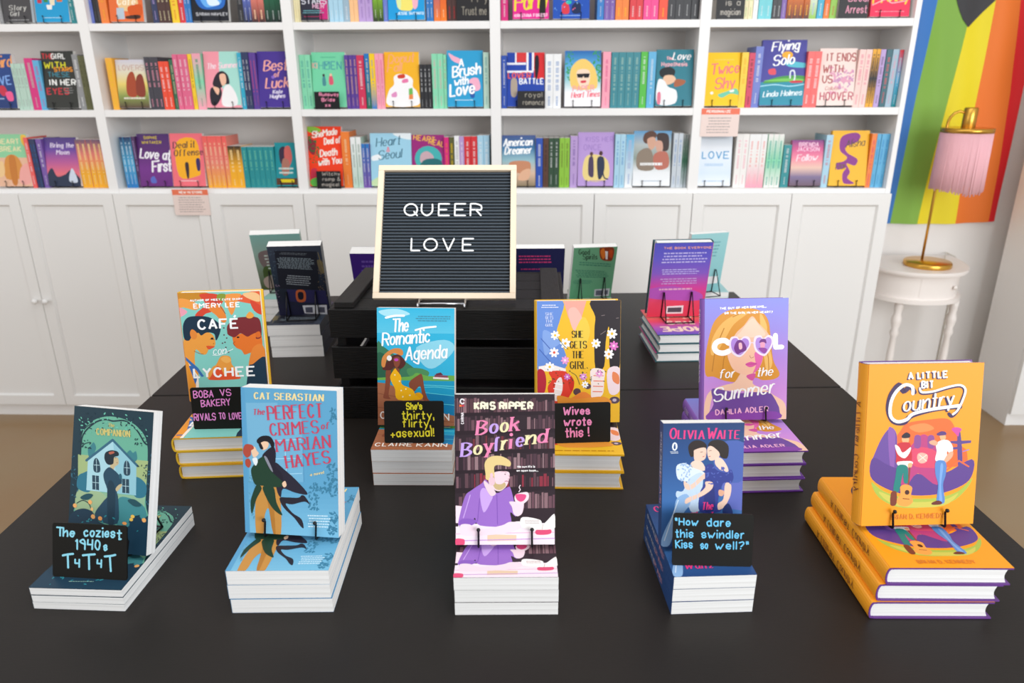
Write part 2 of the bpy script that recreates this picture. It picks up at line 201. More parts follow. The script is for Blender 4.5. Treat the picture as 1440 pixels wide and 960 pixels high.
ARTS={
'companion':([105,30,610,47,533,950,6,930],"""bg #1c3743
s #69ad94 118,420 128,290 150,190 200,130 270,95 345,85 430,100 510,145 562,235 556,420 540,600 522,760 88,750 98,600
p #a2b67e 112,330 565,345 548,500 104,480
p #8fb795 100,555 540,570 530,640 92,625
s #43898f 360,600 440,585 535,640 525,770 350,770
s #9fb98f 95,560 250,560 290,640 200,760 85,760
s #2f7389 104,470 140,445 180,440 180,560 98,545
s #2f7389 470,460 510,455 550,500 535,570 470,570
s #3c7f86 178,300 205,262 220,250 232,290 190,350
s #3c7f86 425,320 450,285 470,300 490,290 495,340 460,360
p #a8d3dc 175,365 345,235 490,375 480,565 155,553
p #8fc2cf 345,235 490,375 480,565 360,560
k #37667d 15 165,365 343,228 497,380
s #2b4656 212,430 212,370 230,345 250,370 252,430
s #2b4656 408,437 410,372 428,350 446,372 446,437
p #2b4656 199,455 243,457 240,548 196,545
p #2b4656 395,465 439,466 437,555 392,554
k #b9dbe2 3 231,350 230,432
k #b9dbe2 3 213,390 252,390
k #b9dbe2 3 428,352 427,436
k #b9dbe2 3 410,395 446,396
k #b9dbe2 3 221,456 218,547
k #b9dbe2 3 199,500 241,502
k #b9dbe2 3 417,466 414,555
k #b9dbe2 3 394,510 438,511
s #c6b48c 335,345 370,335 376,372 352,392 338,415 318,405
s #1f2d36 285,350 292,310 330,292 372,298 378,322 348,335 340,375 305,382
K #3a3028 3 352,338 362,336
K #8a4a40 3 362,368 370,366
s #b5614c 315,305 345,298 350,308 322,318
s #27485c 312,398 276,436 276,480 292,530 296,580 262,620 205,700 235,748 352,752 364,600 358,545 388,505 392,455 372,440 352,420
s #1f3a4b 300,500 345,520 330,750 290,750
s #c6b48c 350,530 372,505 392,500 385,520 358,548
e #2d5d6e 384,452 10,18
K #19323d 9 128,330 150,210 230,130 300,105 350,112 430,108 500,160 545,232 565,245
K #19323d 5 130,290 160,262 195,250
K #19323d 5 130,205 185,150 250,120
v #19323d 11 60 120,70 570,200 9
v #6cc0a8 12 44 130,65 570,200 9
v #19323d 13 16 128,230 200,300 9
v #19323d 14 14 480,200 560,260 9
v #19323d 15 12 500,370 556,440 9
v #35687c 16 26 48,340 100,620 9
v #35687c 17 26 545,300 590,700 9
s #1e3c50 25,760 60,700 130,672 190,690 225,745 300,770 420,770 440,720 490,690 520,720 560,700 540,950 0,940
s #24505a 115,600 160,575 200,580 170,612 130,615
s #24505a 425,600 470,590 515,625 470,635
K #19323d 5 90,640 130,620 170,640 185,690
K #19323d 5 430,740 460,705 500,690
v #2f8b98 18 26 50,690 540,900 12
e #f5b068 75,657 13,14
e #f5b068 178,628 13,14
e #f3c07a 188,672 9,12
e #f5b068 193,720 14,15
e #f3a35c 240,728 14,14
e #f2c45a 455,700 13,11
e #f2c45a 445,720 12,11
e #f5b068 528,718 14,14
e #f3a35c 400,748 15,10
T #cdbf74 serif 22 322,148 40 4 0 The
T #cdbf74 serif 38 243,200 219 8 1 COMPANION
u #9fc7b8 200,870 360,880 1
"""),
'rooftop':([30,35,550,58,560,880,22,865],"""bg #60a4ca
p #5b9fc8 22,30 52,30 48,880 20,870
p #76b2d2 55,120 230,120 230,560 60,560
p #74b2d4 190,140 360,150 365,560 190,560
k #a8d8ee 4 200,330 355,318
k #a8d8ee 4 200,430 355,425
k #a8d8ee 4 200,520 358,510
k #a8d8ee 4 265,320 270,520
k #5795bd 4 365,330 368,560
g2 #7cbcda 50,600 560,880
v #3f7f9e 21 60 500,450 560,640 12
v #3f7f9e 22 34 400,560 520,620 12
v #3f7f9e 23 30 395,610 450,720 12
v #3f7f9e 24 46 500,730 560,860 12
v #3f7f9e 25 22 515,150 555,240 11
v #5f9dbb 26 24 56,520 95,780 11
u #d3ecf6 385,750 520,830 5
s #c98f45 100,610 180,585 228,600 232,860 185,862 165,720 140,760 130,862 85,862
s #b57a33 150,610 185,600 200,860 185,862 165,720
s #2b2836 205,455 260,490 330,555 388,628 320,622 250,600 235,650 212,600
s #26222f 135,430 150,395 200,360 214,400 212,470 248,520 245,590 180,560 150,500
s #2a2630 228,655 270,650 335,650 355,635 375,645 400,690 370,672 300,690 262,688 300,740 350,775 362,828 342,815 310,770 250,710
s #23402f 92,460 118,430 150,420 165,470 195,510 250,560 262,580 210,592 130,585 88,575 70,500
s #23402f 100,580 128,600 95,665 66,752 60,690 72,640
s #23402f 135,590 195,590 210,680 242,756 190,720 150,650
s #f0c9a8 75,375 95,362 108,385 118,400 100,420 84,418
s #b04a3a 30,378 45,350 80,352 92,372 75,385 72,410 50,425 32,405
s #b04a3a 40,440 60,430 72,455 60,482 42,470
s #e7eef0 80,432 105,425 110,450 96,470
s #f0c9a8 128,345 160,330 176,345 165,372 138,380
s #1e1c22 110,325 140,302 185,305 208,345 196,372 178,340 150,332 118,345
s #1e1c22 118,345 130,375 145,372 125,330
s #8a8c98 148,420 165,425 195,500 180,490
s #f0c9a8 245,570 262,555 270,580 255,592
T #f0dca0 serif 34 105,98 382 9 2 CAT SEBASTIAN
T #c9445f serifs 30 95,185 72 6 -2 The
T #c9445f serif 72 178,212 307 11 -3 PERFECT
T #c9445f serif 66 190,300 272 10 -4 CRIMES
T #c9445f serifs 34 468,262 50 6 -4 of
T #c9445f serif 66 222,388 305 10 -5 MARIAN
T #c9445f serif 66 275,480 253 11 -8 HAYES
T #e6d7a0 serifs 15 405,524 85 4 -12 a novel
"""),
'library':([42,37,600,37,605,885,38,885],"""bg #30232a
B 31 45,55 600,140 34 #5d4149,#7a5860,#46303a,#8c6a70,#553840
B 32 45,150 600,240 34 #6b4a54,#4d3640,#8a6a70,#5d4149
B 33 45,255 600,350 34 #5d4149,#805e66,#46303a,#6d3038
B 34 45,365 600,460 34 #6b4a54,#4d3640,#93757a,#5d4149
B 35 45,475 600,560 34 #5d4149,#7a5860,#46303a,#8c3040
B 36 45,585 600,680 34 #6b4a54,#4d3640,#8a6a70,#5d4149
p #2a1d24 40,140 602,130 602,152 40,158
p #2a1d24 40,240 602,228 602,250 40,262
p #2a1d24 40,350 602,340 602,362 40,372
p #2a1d24 40,462 602,448 602,472 40,480
p #2a1d24 40,562 602,552 602,575 40,590
p #f5dfe6 42,660 85,665 80,760 42,760
s #fbeaf2 60,770 150,765 300,765 400,752 415,780 330,800 180,805 80,800
p #f2e3ea 42,780 600,760 602,885 40,885
p #e6c9a8 220,825 385,830 385,862 220,865
k #e9b7cf 5 42,822 600,815
k #c58fd0 5 42,862 600,850
s #e25078 42,850 85,852 92,868 85,885 42,885
s #e04f76 500,800 575,797 575,825 500,828
s #9a6cc4 62,775 60,735 95,610 130,575 190,535 215,515 270,590 330,560 355,570 385,720 350,700 345,775 180,775 150,730 130,765
s #8a5cba 62,775 70,740 120,735 165,750 120,780 75,800
s #c9a4e6 180,600 200,560 250,600 240,640 200,700
k #7d50ad 4 275,600 278,770
k #7d50ad 4 178,620 165,750
k #c9a4e6 5 125,600 85,730
s #f2dbe4 70,770 120,768 180,795 300,775 345,755 400,760 408,790 320,820 180,832 80,830 66,805
s #f0d6e0 345,640 385,640 425,640 420,700 395,722 370,710 360,670
s #f2dbe2 380,600 440,585 455,600 450,630 415,655 380,640
s #e04f86 382,598 438,600 432,628 410,640 388,628
k #fdeef6 4 398,585 408,572 400,558 408,545
s #efd2da 230,500 270,470 340,470 345,505 330,550 290,580 240,560 232,540
s #e3c98a 212,480 208,420 240,385 300,382 350,410 348,440 300,432 262,440 262,500 240,515 215,512
s #c9b080 250,500 262,500 270,535 300,540 318,530 325,550 300,572 270,568 252,540
s #e6c2cc 232,505 262,505 262,540 240,545
K #b98a9a 3 300,470 318,468 330,476
e #6a4a50 322,484 4,3
K #d8a0b4 3 340,488 348,505 336,512
K #b0607a 4 320,524 332,522 340,526
K #c090a8 3 206,518 236,548 262,585
e #ecc4d0 246,490 9,14
s #ecd0d8 205,520 235,545 270,590 240,605 205,545
s #f8f2ee 410,735 450,728 520,745 535,770 590,715 602,720 602,790 500,800 415,785
k #c0a8a0 3 535,770 530,800
u #b8a0a0 430,745 520,770 3
T #f6ecd0 bold 36 155,118 332 12 0 KRIS RIPPER
T #ef86b0 fat 74 165,260 64 17 -4 B
T #c3a0e6 fat 74 238,253 54 16 -4 o
T #ece0b0 fat 74 298,246 52 16 -4 o
T #ef86b0 fat 74 352,240 58 16 -4 k
T #c3a0e6 fat 72 78,382 64 17 -5 B
T #ece0b0 fat 72 148,372 54 16 -5 o
T #ef86b0 fat 72 205,362 56 16 -5 y
T #c3a0e6 fat 72 262,352 42 16 -5 f
T #ece0b0 fat 72 304,345 44 16 -5 r
T #ef86b0 fat 72 352,337 26 16 -5 i
T #c3a0e6 fat 72 386,328 52 16 -5 e
T #ece0b0 fat 72 440,316 62 16 -5 n
T #ef86b0 fat 72 506,308 60 16 -5 d
T #f8f4f4 sans 10 392,446 100 3 0 His own life is
T #f8f4f4 sans 10 388,468 122 3 0 an open book...
K #e8e0e4 7 96,68 82,62 74,76 84,88 94,84
p #e8703a 68,94 82,94 82,104 68,104
p #c63050 84,94 95,94 95,104 84,104
T #e8e0e4 bold 14 92,200 .85 4 -90 CARINA
"""),
'sisters':([52,40,580,50,578,850,55,840],"""bg #24467c
g #1f3d6e,#2c5590,#3f70ae,#27497f
p #5f6bb8 400,240 580,250 580,620 470,600
s #4a62ac 380,200 580,180 580,420 430,400
s #2d2422 225,240 218,190 250,158 300,158 335,185 330,215 270,215 262,250 240,262
s #f0cbb6 262,215 330,205 332,270 300,290 262,285 255,240
s #f3d2c0 262,285 300,290 325,320 330,350 280,350 235,310
s #2d2422 345,190 370,160 430,158 475,190 482,240 470,278 430,268 415,230 370,205
s #f2cdb9 345,205 370,195 418,235 420,265 390,285 358,285 342,240
s #f3d2c0 400,270 440,280 475,330 480,365 430,350 395,310
s #dbe8f6 150,310 200,300 250,330 320,360 330,400 240,420 190,415 155,400 142,350
s #c4d8ee 230,400 315,370 310,520 300,610 250,620 215,560 150,520 150,480 190,480
s #8fb4de 55,830 70,750 130,620 150,530 215,500 240,560 200,620 150,700 110,830
k #d7e6f6 6 160,540 110,690 75,800
s #f0cbb6 195,415 240,440 300,390 340,360 372,368 370,390 320,410 250,470 205,465
s #34408e 330,350 335,320 375,310 405,350 470,370 500,350 518,400 500,440 450,440 420,560 440,620 305,620 300,500 330,430
s #2b3478 340,440 385,430 400,600 330,610
s #f0cbb6 335,425 382,430 380,470 330,510 260,540 210,565 212,530 290,500 335,460
s #f0cbb6 465,440 503,450 500,520 465,590 425,610 420,570 455,540
s #e0a98c 425,480 460,490 450,520 425,515
s #25346b 455,600 490,570 520,640 460,640
K #5a3028 3 296,232 314,230
K #5a3028 3 352,226 370,222
K #c04a50 4 312,262 324,260
K #c04a50 4 352,262 364,260
K #e0a890 3 326,236 334,250 324,254
v #9ab8e0 61 26 150,300 240,410 12
v #5060b0 62 26 330,330 510,440 12
K #c8dcf4 4 230,430 250,520 240,600
K #c8dcf4 4 270,420 285,520 270,600
T #ec3f86 serif 66 98,138 50 12 2 O
T #ec3f86 serif 52 150,140 178 11 2 LIVIA
T #ec3f86 serif 66 345,145 62 12 2 W
T #ec3f86 serif 52 405,147 155 11 2 AITE
T #ec3f86 serifs 46 318,605 82 9 0 The
T #ec3f86 serifs 56 150,680 300 10 0 Hellion's
T #ec3f86 serifs 56 150,770 200 10 0 Waltz
e #e6eef6 129,190 18,27
s #24467c 129,170 136,195 129,208 122,195
u #dfe8f2 100,222 160,240 2
"""),
'cowboys':([80,45,685,35,635,900,65,925],"""bg #f59d1c
s #f36a2c 250,420 290,370 400,350 500,345 540,400 560,480 600,520 560,600 200,600 200,500
s #f58a4a 300,390 380,370 430,400 350,420
s #6a4a98 108,600 130,520 165,440 205,395 235,430 240,520 250,610 200,700 130,680
s #8a5aa8 190,410 215,400 230,440 225,640 205,600
s #5d3f8a 115,560 200,600 330,640 480,640 625,560 630,640 580,700 450,750 300,755 180,720 105,660
s #b8407c 250,600 330,470 380,430 430,480 500,600 450,700 350,640 280,720
s #d84a6a 300,540 350,500 440,520 470,600 400,610 330,600
s #8a4a90 330,440 360,440 360,500 330,500
s #8a4a90 400,440 430,440 430,500 400,500
s #f6b0a0 350,535 375,530 400,545 390,580 360,585 345,560
k #f9e0d0 4 355,540 395,575
k #f9e0d0 4 395,540 350,575
s #5c4488 550,420 566,420 578,560 570,600 556,600
p #5c4488 515,465 622,460 620,474 560,482 515,476
p #5c4488 515,500 575,492 575,505 520,512
s #cc4aa0 520,400 545,390 572,400 560,420 555,440 540,425
k #8a80c8 5 580,520 610,510
k #e86a3a 8 500,620 560,570 610,600
s #a9bb4a 110,690 180,740 300,772 450,768 560,730 628,660 600,720 520,790 380,820 250,820 150,770
s #c9c456 150,740 300,790 480,780 560,740 480,810 250,815
s #f0b080 262,455 280,440 300,450 296,478 275,482
s #2c2230 262,440 285,420 305,430 303,448 270,452
s #c62f3c 232,505 250,478 300,475 312,500 318,560 305,590 240,590 236,550
s #f6f0ec 228,490 250,500 270,530 310,500 305,530 280,560 245,540
s #f6f0ec 245,580 310,575 322,590 285,612 248,600
s #1f7f78 246,600 296,605 296,690 275,640 255,735 226,735 235,660
s #1f7f78 276,640 298,640 300,690 280,690
s #7a3a2a 215,745 242,740 244,800 228,815 212,805
s #f0b080 298,590 318,585 318,605 302,612
k #8a4a2a 7 308,610 300,740
s #f0a04a 262,712 290,700 322,715 318,755 328,790 300,815 262,812 244,790 262,750
e #4a2a20 297,742 12,13
k #6a3a20 4 275,775 310,778
s #f0b080 458,435 485,430 490,452 470,466
s #5a3a78 445,425 470,412 490,418 490,432 450,436
s #f4f4f6 440,485 465,462 505,462 528,500 520,540 498,520 495,570 440,572 445,520
s #f0a888 405,470 430,460 450,475 440,490 412,482
s #f0a888 505,530 528,520 525,550 495,580 480,575
s #5a88c8 442,575 490,575 494,640 480,700 490,790 450,790 455,700 440,640
s #7aa4dc 465,600 480,600 470,700 478,780 462,780
s #6a3028 425,795 455,782 476,790 470,802 430,805
T #3a2450 bold 34 285,133 212 9 -3 A LITTLE
T #ffffff bold 34 292,127 212 9 -3 A LITTLE
T #3a2450 bold 36 355,182 68 9 -2 BIT
T #ffffff bold 36 362,176 68 9 -2 BIT
K #3a2450 26 322,200 300,170 265,195 240,160 198,220 188,300 215,360 270,368 310,330 400,300 480,285 560,278
K #3a2450 18 350,180 360,205 420,200 500,175 560,165 585,190 572,240 548,300 520,330 505,318
T #3a2450 script 76 262,312 290 15 -8 ountry
K #ffffff 17 314,208 310,170 270,160 225,200 200,260 200,330 235,362 285,350 320,318 420,292 560,272
K #ffffff 11 350,178 362,200 420,195 500,170 560,160 588,185 575,240 550,295 525,320
T #ffffff script 76 266,306 290 10 -8 ountry
T #d9802a bold 24 215,886 275 5 -3 BRIAN D. KENNEDY
"""),
'boba':([45,47,560,45,592,815,90,820],"""bg #86cfc4
s #c98a2e 45,47 210,45 240,70 150,110 90,95 45,90
s #d94a34 180,60 290,60 330,110 260,180 210,200 160,255 150,200 215,130
s #ec8a3c 250,130 320,150 345,240 320,262 280,210 230,160
s #f3a04c 45,90 110,95 180,140 150,170 80,150 45,150
s #f2a3b4 45,150 100,180 60,215 45,210
s #e8643c 400,100 470,60 560,45 565,190 520,140 450,120
s #f6c48c 455,60 520,50 560,75 555,120 480,90
s #f39a4a 330,70 440,60 420,110 380,210 350,140
s #d94a34 500,110 566,150 568,210 520,180
s #8a9a3a 300,60 345,62 330,110 290,90
k #2b4a50 3 255,90 300,130 340,200
e #5a2036 325,300 5,5
e #5a2036 340,372 5,5
e #5a2036 324,350 5,5
e #5a2036 312,408 5,5
e #5a2036 328,402 5,5
e #5a2036 332,438 5,5
e #5a2036 348,472 5,5
e #5a2036 318,504 5,5
s #f0a044 70,370 110,310 150,330 200,320 255,350 266,420 228,440 208,480 180,484 140,450 132,560 150,640 100,820 88,815 70,480
s #1d3447 72,370 68,280 95,225 150,212 230,220 290,260 304,310 285,370 270,385 262,340 215,330 180,350 160,330 120,360 100,385
k #3a2a28 4 235,378 262,380
e #2a2020 248,372 9,6
e #2a2020 255,410 4,2
s #e88a3a 110,330 125,305 152,330 148,370 120,372
s #e2562e 210,425 262,430 240,445 222,450
K #a85a2c 4 130,460 165,478 190,482
s #e9782f 380,360 420,345 500,330 555,320 562,470 520,540 500,480 450,492 430,460 395,440 380,400
s #ec8a3c 500,450 560,420 578,510 500,560 470,580
s #7f2f34 345,330 350,280 400,235 450,225 540,230 562,290 558,370 525,380 530,340 500,350 470,365 430,340 390,368 352,350
s #f2a64a 470,215 495,188 520,215 500,235 475,232
e #2a2020 412,368 9,6
K #a84a24 4 392,400 380,410 392,430
s #e06e2c 525,340 550,330 556,365 530,372
s #263c4e 470,590 500,560 578,510 590,650 590,815 455,815
s #f0a044 265,560 300,500 355,505 365,560 405,620 380,660 210,660 240,580
s #e8562e 230,640 270,570 300,600 320,640 360,590 400,640 405,665 225,668
s #f6b45c 295,520 330,500 362,530 330,550
p #f09a30 85,600 75,500 150,600 130,820 92,815
p #3a6fb4 75,500 150,580 185,640 170,645 140,600 75,522
p #fdf1e2 90,540 150,640 150,820 130,820 132,660 100,580
p #3a6fb4 92,565 118,560 140,660 128,700 108,620
p #4a5f98 93,770 130,768 130,782 95,784
T #ffffff bold 12 122,108 333 4 -1 AUTHOR OF MEET CUTE DIARY
T #ffffff bold 30 143,156 297 8 -1 EMERY LEE
T #ffffff bold 64 166,305 264 14 -1 CAFÉ
T #f4ffff script 52 250,488 92 6 -4 con
K #f4ffff 4 245,492 300,488 378,450
T #ffffff bold 62 124,648 398 14 -1 LYCHEE
"""),
'beach':([48,38,545,37,540,795,48,795],"""bg #35b4da
g2 #5cc4e2 48,38 545,200
s #a9e0ee 60,60 180,45 260,80 120,95
s #8fd6ea 300,290 480,240 545,300 420,420 340,400
s #3f7a5a 48,265 90,290 160,340 230,385 300,440 330,500 48,520
s #2c6048 48,330 140,370 200,430 120,510 48,510
s #4f8f5a 240,430 320,425 380,450 350,490 260,480
s #6fae4c 48,490 250,480 300,455 380,475 545,470 545,510 300,515 48,510
p #1f9cc4 48,505 545,505 540,760 48,720
p #187fb0 48,560 545,600 540,740 300,700 48,640
K #2a1a18 3 160,392 172,396
K #5fd0dc 4 300,550 420,545 540,556
k #5fd0dc 5 280,530 540,540
k #5fd0dc 4 330,580 540,600
k #5fd0dc 4 420,650 540,660
p #8a4a5a 415,465 500,470 500,492 415,488
p #f0e0d8 405,480 505,484 505,496 405,492
p #6a3040 425,458 455,450 470,466 420,470
p #a86848 48,520 100,525 200,560 330,620 400,650 395,700 545,730 540,795 48,795
k #8a5238 4 48,590 330,640
k #8a5238 4 48,680 400,720
k #8a5238 4 48,745 540,770
s #8a4a34 105,440 135,435 130,520 118,600 130,625 85,620 92,580 100,500
s #8a4a34 150,430 185,430 190,470 170,520 150,470
s #8a4a34 250,520 310,470 335,468 350,560 370,620 385,635 340,628 322,540 275,580
s #5a2c28 100,400 140,350 190,340 230,390 200,430 160,420 130,440 80,435
s #8a4a34 155,360 190,355 192,400 170,425 155,400
s #d98a48 75,410 85,350 140,305 190,298 214,318 205,345 150,330 110,370 95,420
e #f4f0ea 125,362 16,18
e #c84ab8 170,372 14,9
s #f7b718 130,480 160,430 172,440 200,480 205,530 270,560 295,600 330,625 180,630 160,560 140,520
s #f0a810 290,590 320,582 340,605 325,622
e #fff2c0 190,510 5,5
e #fff2c0 200,570 5,5
e #fff2c0 230,560 5,5
e #fff2c0 255,600 5,5
e #fff2c0 210,610 5,5
e #fff2c0 160,470 5,5
T #ffffff brush 78 150,190 115 12 -3 The
K #ffffff 14 106,102 160,90 222,88
T #ffffff brush 76 82,280 338 12 -5 Romantic
K #ffffff 12 295,180 350,165 425,156
T #ffffff brush 80 230,372 293 12 -4 Agenda
u #4a90a8 295,88 520,130 3
T #f6ece4 bold 42 66,752 234 8 0 CLAIRE
T #f6ece4 bold 42 322,757 190 8 0 KANN
"""),
'skates':([38,32,517,30,508,715,36,715],"""bg #f4be2f
s #6a90d8 38,32 185,32 170,130 150,210 190,300 210,380 170,420 110,380 60,400 38,410
s #87a8e4 70,200 120,210 170,260 120,300 80,330
k #4a6ab8 5 60,240 140,330
k #4a6ab8 5 50,300 120,380
p #f0a898 190,32 320,32 290,130 250,185 215,120
s #f6bcae 215,90 260,70 300,150 250,200
s #f2cc4a 300,120 340,200 300,300 240,250
s #2e272c 345,32 517,30 510,400 455,420 450,180 430,260 420,400 370,410 365,200 370,120
k #8a7a7a 3 400,220 430,200
k #8a7a7a 3 490,130 505,128
k #8a7a7a 3 405,115 425,112
p #fdf2ea 45,395 120,385 200,410 200,430 120,425 45,420
s #b8283a 38,420 75,420 88,480 75,545 38,540
s #e2402f 105,425 200,425 215,470 245,480 240,530 190,600 130,605 95,520 120,470
s #f6e6e0 145,480 175,460 180,530 150,590 130,570
k #ffffff 5 135,490 180,500
k #ffffff 5 130,520 175,530
k #ffffff 5 130,550 165,560
s #d03020 215,440 248,480 235,540 215,500
e #5a4048 264,540 22,20
s #ee8a3a 240,570 300,540 350,570 340,600 200,600
s #fbe9e2 345,415 420,420 420,480 410,560 350,580 345,500
k #ee7a5a 5 360,450 415,452
k #ee7a5a 5 360,480 415,482
k #ee7a5a 5 358,510 412,512
k #ee7a5a 5 356,540 408,542
s #f6dfe4 440,420 510,410 508,540 450,550
s #ee8a5a 470,430 505,450 505,500 470,480
e #5a4858 480,590 30,20
e #c9b8c8 480,590 12,9
e #5a4858 325,510 20,16
p #f4be2f 38,640 510,640 508,715 36,715
s #ee9a3a 150,560 260,580 420,570 450,620 200,640
Z #ffffff #f2b23a 30 198,268
Z #ffffff #e8604a 28 134,318
Z #ffffff #f2c43a 26 140,222
Z #f6a6dc #fff0f8 24 196,362
Z #ffffff #f2c43a 28 108,398
Z #ffffff #f2c43a 30 466,216
Z #ffffff #f2c43a 27 374,270
Z #e87ac8 #f6d0e8 27 476,284
Z #ffffff #f2a83a 29 448,330
Z #e898dc #f8e0f4 22 300,455
Z #d87ac8 #f8e0f4 20 208,455
Z #f4a6dc #fff0f8 22 392,440
Z #ffffff #f2c43a 20 310,500
v #3f4a30 41 40 90,400 440,500 6
K #4a5a34 3 150,230 190,280 215,300
K #4a5a34 3 230,430 260,450 280,500
T #2f2a20 serif 36 238,235 68 6 0 SHE
T #2f2a20 serif 38 226,295 99 6 0 GETS
T #2f2a20 serif 38 238,350 70 6 0 THE
T #2f2a20 serif 40 226,410 94 6 0 GIRL
T #dfe8ff serif 15 86,110 46 3 0 SHE
T #dfe8ff serif 15 86,130 46 3 0 GETS
T #dfe8ff serif 15 86,150 46 3 0 THE
T #dfe8ff serif 15 86,172 46 3 0 GIRL
u #eef2ff 60,52 160,75 2
u #c98a1a 60,672 490,690 1
"""),
'sunglasses':([55,60,642,45,655,918,52,918],"""bg #9a8ae0
g #8a90e2,#9a8cdf,#b488dc,#cf90dc,#dca0e0
s #dc9530 65,590 60,470 90,300 130,200 210,140 330,118 440,135 500,200 520,300 545,480 595,580 560,620 470,628 420,610 300,640 200,630 120,600
s #eeb65c 110,330 180,220 300,150 360,150 260,230 200,330 140,430 100,440
s #f2be68 440,160 490,230 500,330 540,500 500,560 470,400
k #c07c22 7 110,560 130,400 190,260
k #c07c22 7 180,610 190,480 200,440
k #c07c22 6 520,600 510,470 500,420
k #c07c22 6 250,180 330,145
s #f8ccb0 270,640 330,560 420,570 400,650 480,690 560,740 640,800 652,918 600,918 540,740 200,700 120,720 80,918 55,918 60,780 100,700 200,660
s #f7c4a6 385,175 330,240 270,300 218,420 232,500 270,560 340,588 400,580 450,530 470,470 478,380 520,340 500,290 430,220
s #f9d4bc 385,190 310,280 290,320 480,310 430,230
s #e86ab0 410,430 470,440 450,530 400,580 420,520
s #d85aa0 360,590 420,580 400,630 360,610
s #e05aa4 345,512 380,495 400,498 428,508 400,530 370,532
k #a83a80 3 345,513 428,510
K #a85a50 3 375,450 385,468 405,460
s #704a9e 105,695 160,690 300,720 440,715 545,735 580,918 105,918 122,800
s #84a 110,850 300,860 575,860 578,918 105,918
K #ffffff 38 222,362 200,346 165,346 135,362 124,392 138,420 170,432 200,430 226,418
k #ffffff 36 556,308 560,392
k #ffffff 34 560,392 606,390
s #f6e6f6 302,462 245,430 226,370 240,322 280,316 302,335 335,314 370,325 380,370 352,420
s #b58be0 302,448 256,420 240,372 250,334 280,328 302,350 332,328 360,338 368,372 342,416
s #f6e6f6 478,455 420,425 400,370 408,318 450,308 470,328 505,306 540,322 540,370 515,420
s #bb94e4 478,440 432,415 414,370 422,330 450,322 470,342 502,320 526,334 527,368 505,412
s #7a3a8c 262,400 280,350 310,340 340,370 350,410 310,430 285,440
s #f6c0cc 295,365 315,362 320,400 300,405
s #7a3a8c 440,360 455,335 485,335 492,365 470,355
s #f6a6c4 450,360 480,360 478,400 455,400
s #9a4aa8 435,400 478,395 500,410 478,436
K #f0e0f4 6 376,365 390,358 402,366
T #ffffff bold 13 160,130 330 5 -3 THE GUY OF HER DREAMS...
T #ffffff bold 13 192,162 343 5 -2 OR THE GIRL IN HER HEART?
T #fff script 60 160,612 122 10 -4 for
T #fff script 60 430,600 128 10 -4 the
T #ffffff script 92 122,780 483 14 -8 Summer
T #f6b8de bold 36 138,876 389 9 -3 DAHLIA ADLER
"""),
'backdark':([100,160,625,130,700,770,250,830],"""bg #2b2d3c
g #3a3f4c,#2e3846,#262b36,#2c2c48
p #23252e 180,200 590,190 610,560 240,575
u #6a7076 230,215 520,240 2
u #8a979e 210,265 570,380 9
u #9aa0a6 300,440 540,540 5
s #6b6048 590,280 640,290 660,380 620,400
k #8a7a50 5 600,200 650,400
v #6a5a48 51 40 600,180 690,640 10
v #4a5a68 52 30 110,180 200,500 10
v #7a6a80 53 20 200,540 240,760 10
p #33305a 310,580 660,560 680,680 330,690
s #c8643a 398,585 475,578 482,672 408,680
s #23202c 415,600 460,596 462,655 422,660
p #e8e8ee 455,715 668,690 672,775 475,785
p #606070 480,730 545,722 548,772 485,776
p #606070 600,716 650,712 652,760 604,764
"""),
'backvalley':([0,0,100,0,100,140,0,140],"""bg #9cc0b4
g #8fc4bb,#a6c4b8,#8a9a84,#5a6a3c
s #8a7878 10,45 40,38 50,60 40,90 14,80
s #55683a 15,80 60,76 90,90 92,120 20,125
s #c9b2a8 10,110 40,100 50,130 14,135
u #d8e4dc 20,50 85,90 5
"""),
'backgreen':([728,192,1175,135,1100,655,665,655],"""bg #6fae84
g #6aa47c,#76b48a,#68a97e
s #8a3a20 975,180 1000,160 1130,150 1120,260 1080,285 990,270
s #d8742a 985,200 1020,165 1040,230 1010,270
s #c04a20 1080,180 1120,180 1110,250 1080,240
p #e8e4e0 1035,190 1065,190 1062,270 1042,270
T #2e4434 serifs 44 770,245 .75 8 -4 Good
T #2e4434 serifs 44 810,285 .75 8 -4 Spirits
u #3f7f68 750,310 1110,350 2
u #3a7a62 730,385 1080,460 5
u #4a8a70 710,480 900,520 3
p #d8d8dc 920,570 1090,560 1080,640 915,640
p #6a6a7a 935,580 1005,578 1000,630 930,630
p #6a6a7a 1030,580 1070,578 1065,622 1028,622
"""),
'backsunset':([200,125,570,125,490,610,118,605],"""bg #6a62c8
g #5a5ac0,#6a60c8,#8a60c4,#d8489c,#e84a66,#e0405a
s #b858b8 130,420 300,400 480,450 470,500 250,490 130,470
T #f0a890 bold 12 255,162 1.6 4 0 THE BOOK EVERYONE
u #c9c0ee 230,185 530,260 4
u #c9c0ee 220,290 500,330 3
u #c9a8d8 215,350 480,395 3
u #e8b0c8 190,415 440,440 1
p #eee6e8 255,535 368,532 360,588 248,586
p #55505a 262,545 355,545 350,578 258,576
"""),
'frontsunset':([0,0,100,0,100,140,0,140],"""bg #e8506a
g #5a5ac0,#b060b8,#e8506a,#f07a5a,#e84a66
T #fbe0c8 bold 22 14,40 .9 6 0 HOPE
T #fbe0c8 bold 16 22,70 .9 5 0 THIS
T #fbe0c8 script 22 14,110 .9 5 -3 finds
"""),
'backaqua':([0,0,100,0,100,140,0,140],"""bg #93cdd0
g #9fd4d6,#8cc8cc
u #6aa8b0 20,20 85,60 5
p #c98a4a 10,96 60,94 60,99 10,101
p #f0f0f0 62,104 92,104 92,122 62,122
"""),
'backpurple':([0,0,100,0,100,140,0,140],"""bg #4a2a8c
u #7a5ab8 15,14 85,60 5
"""),
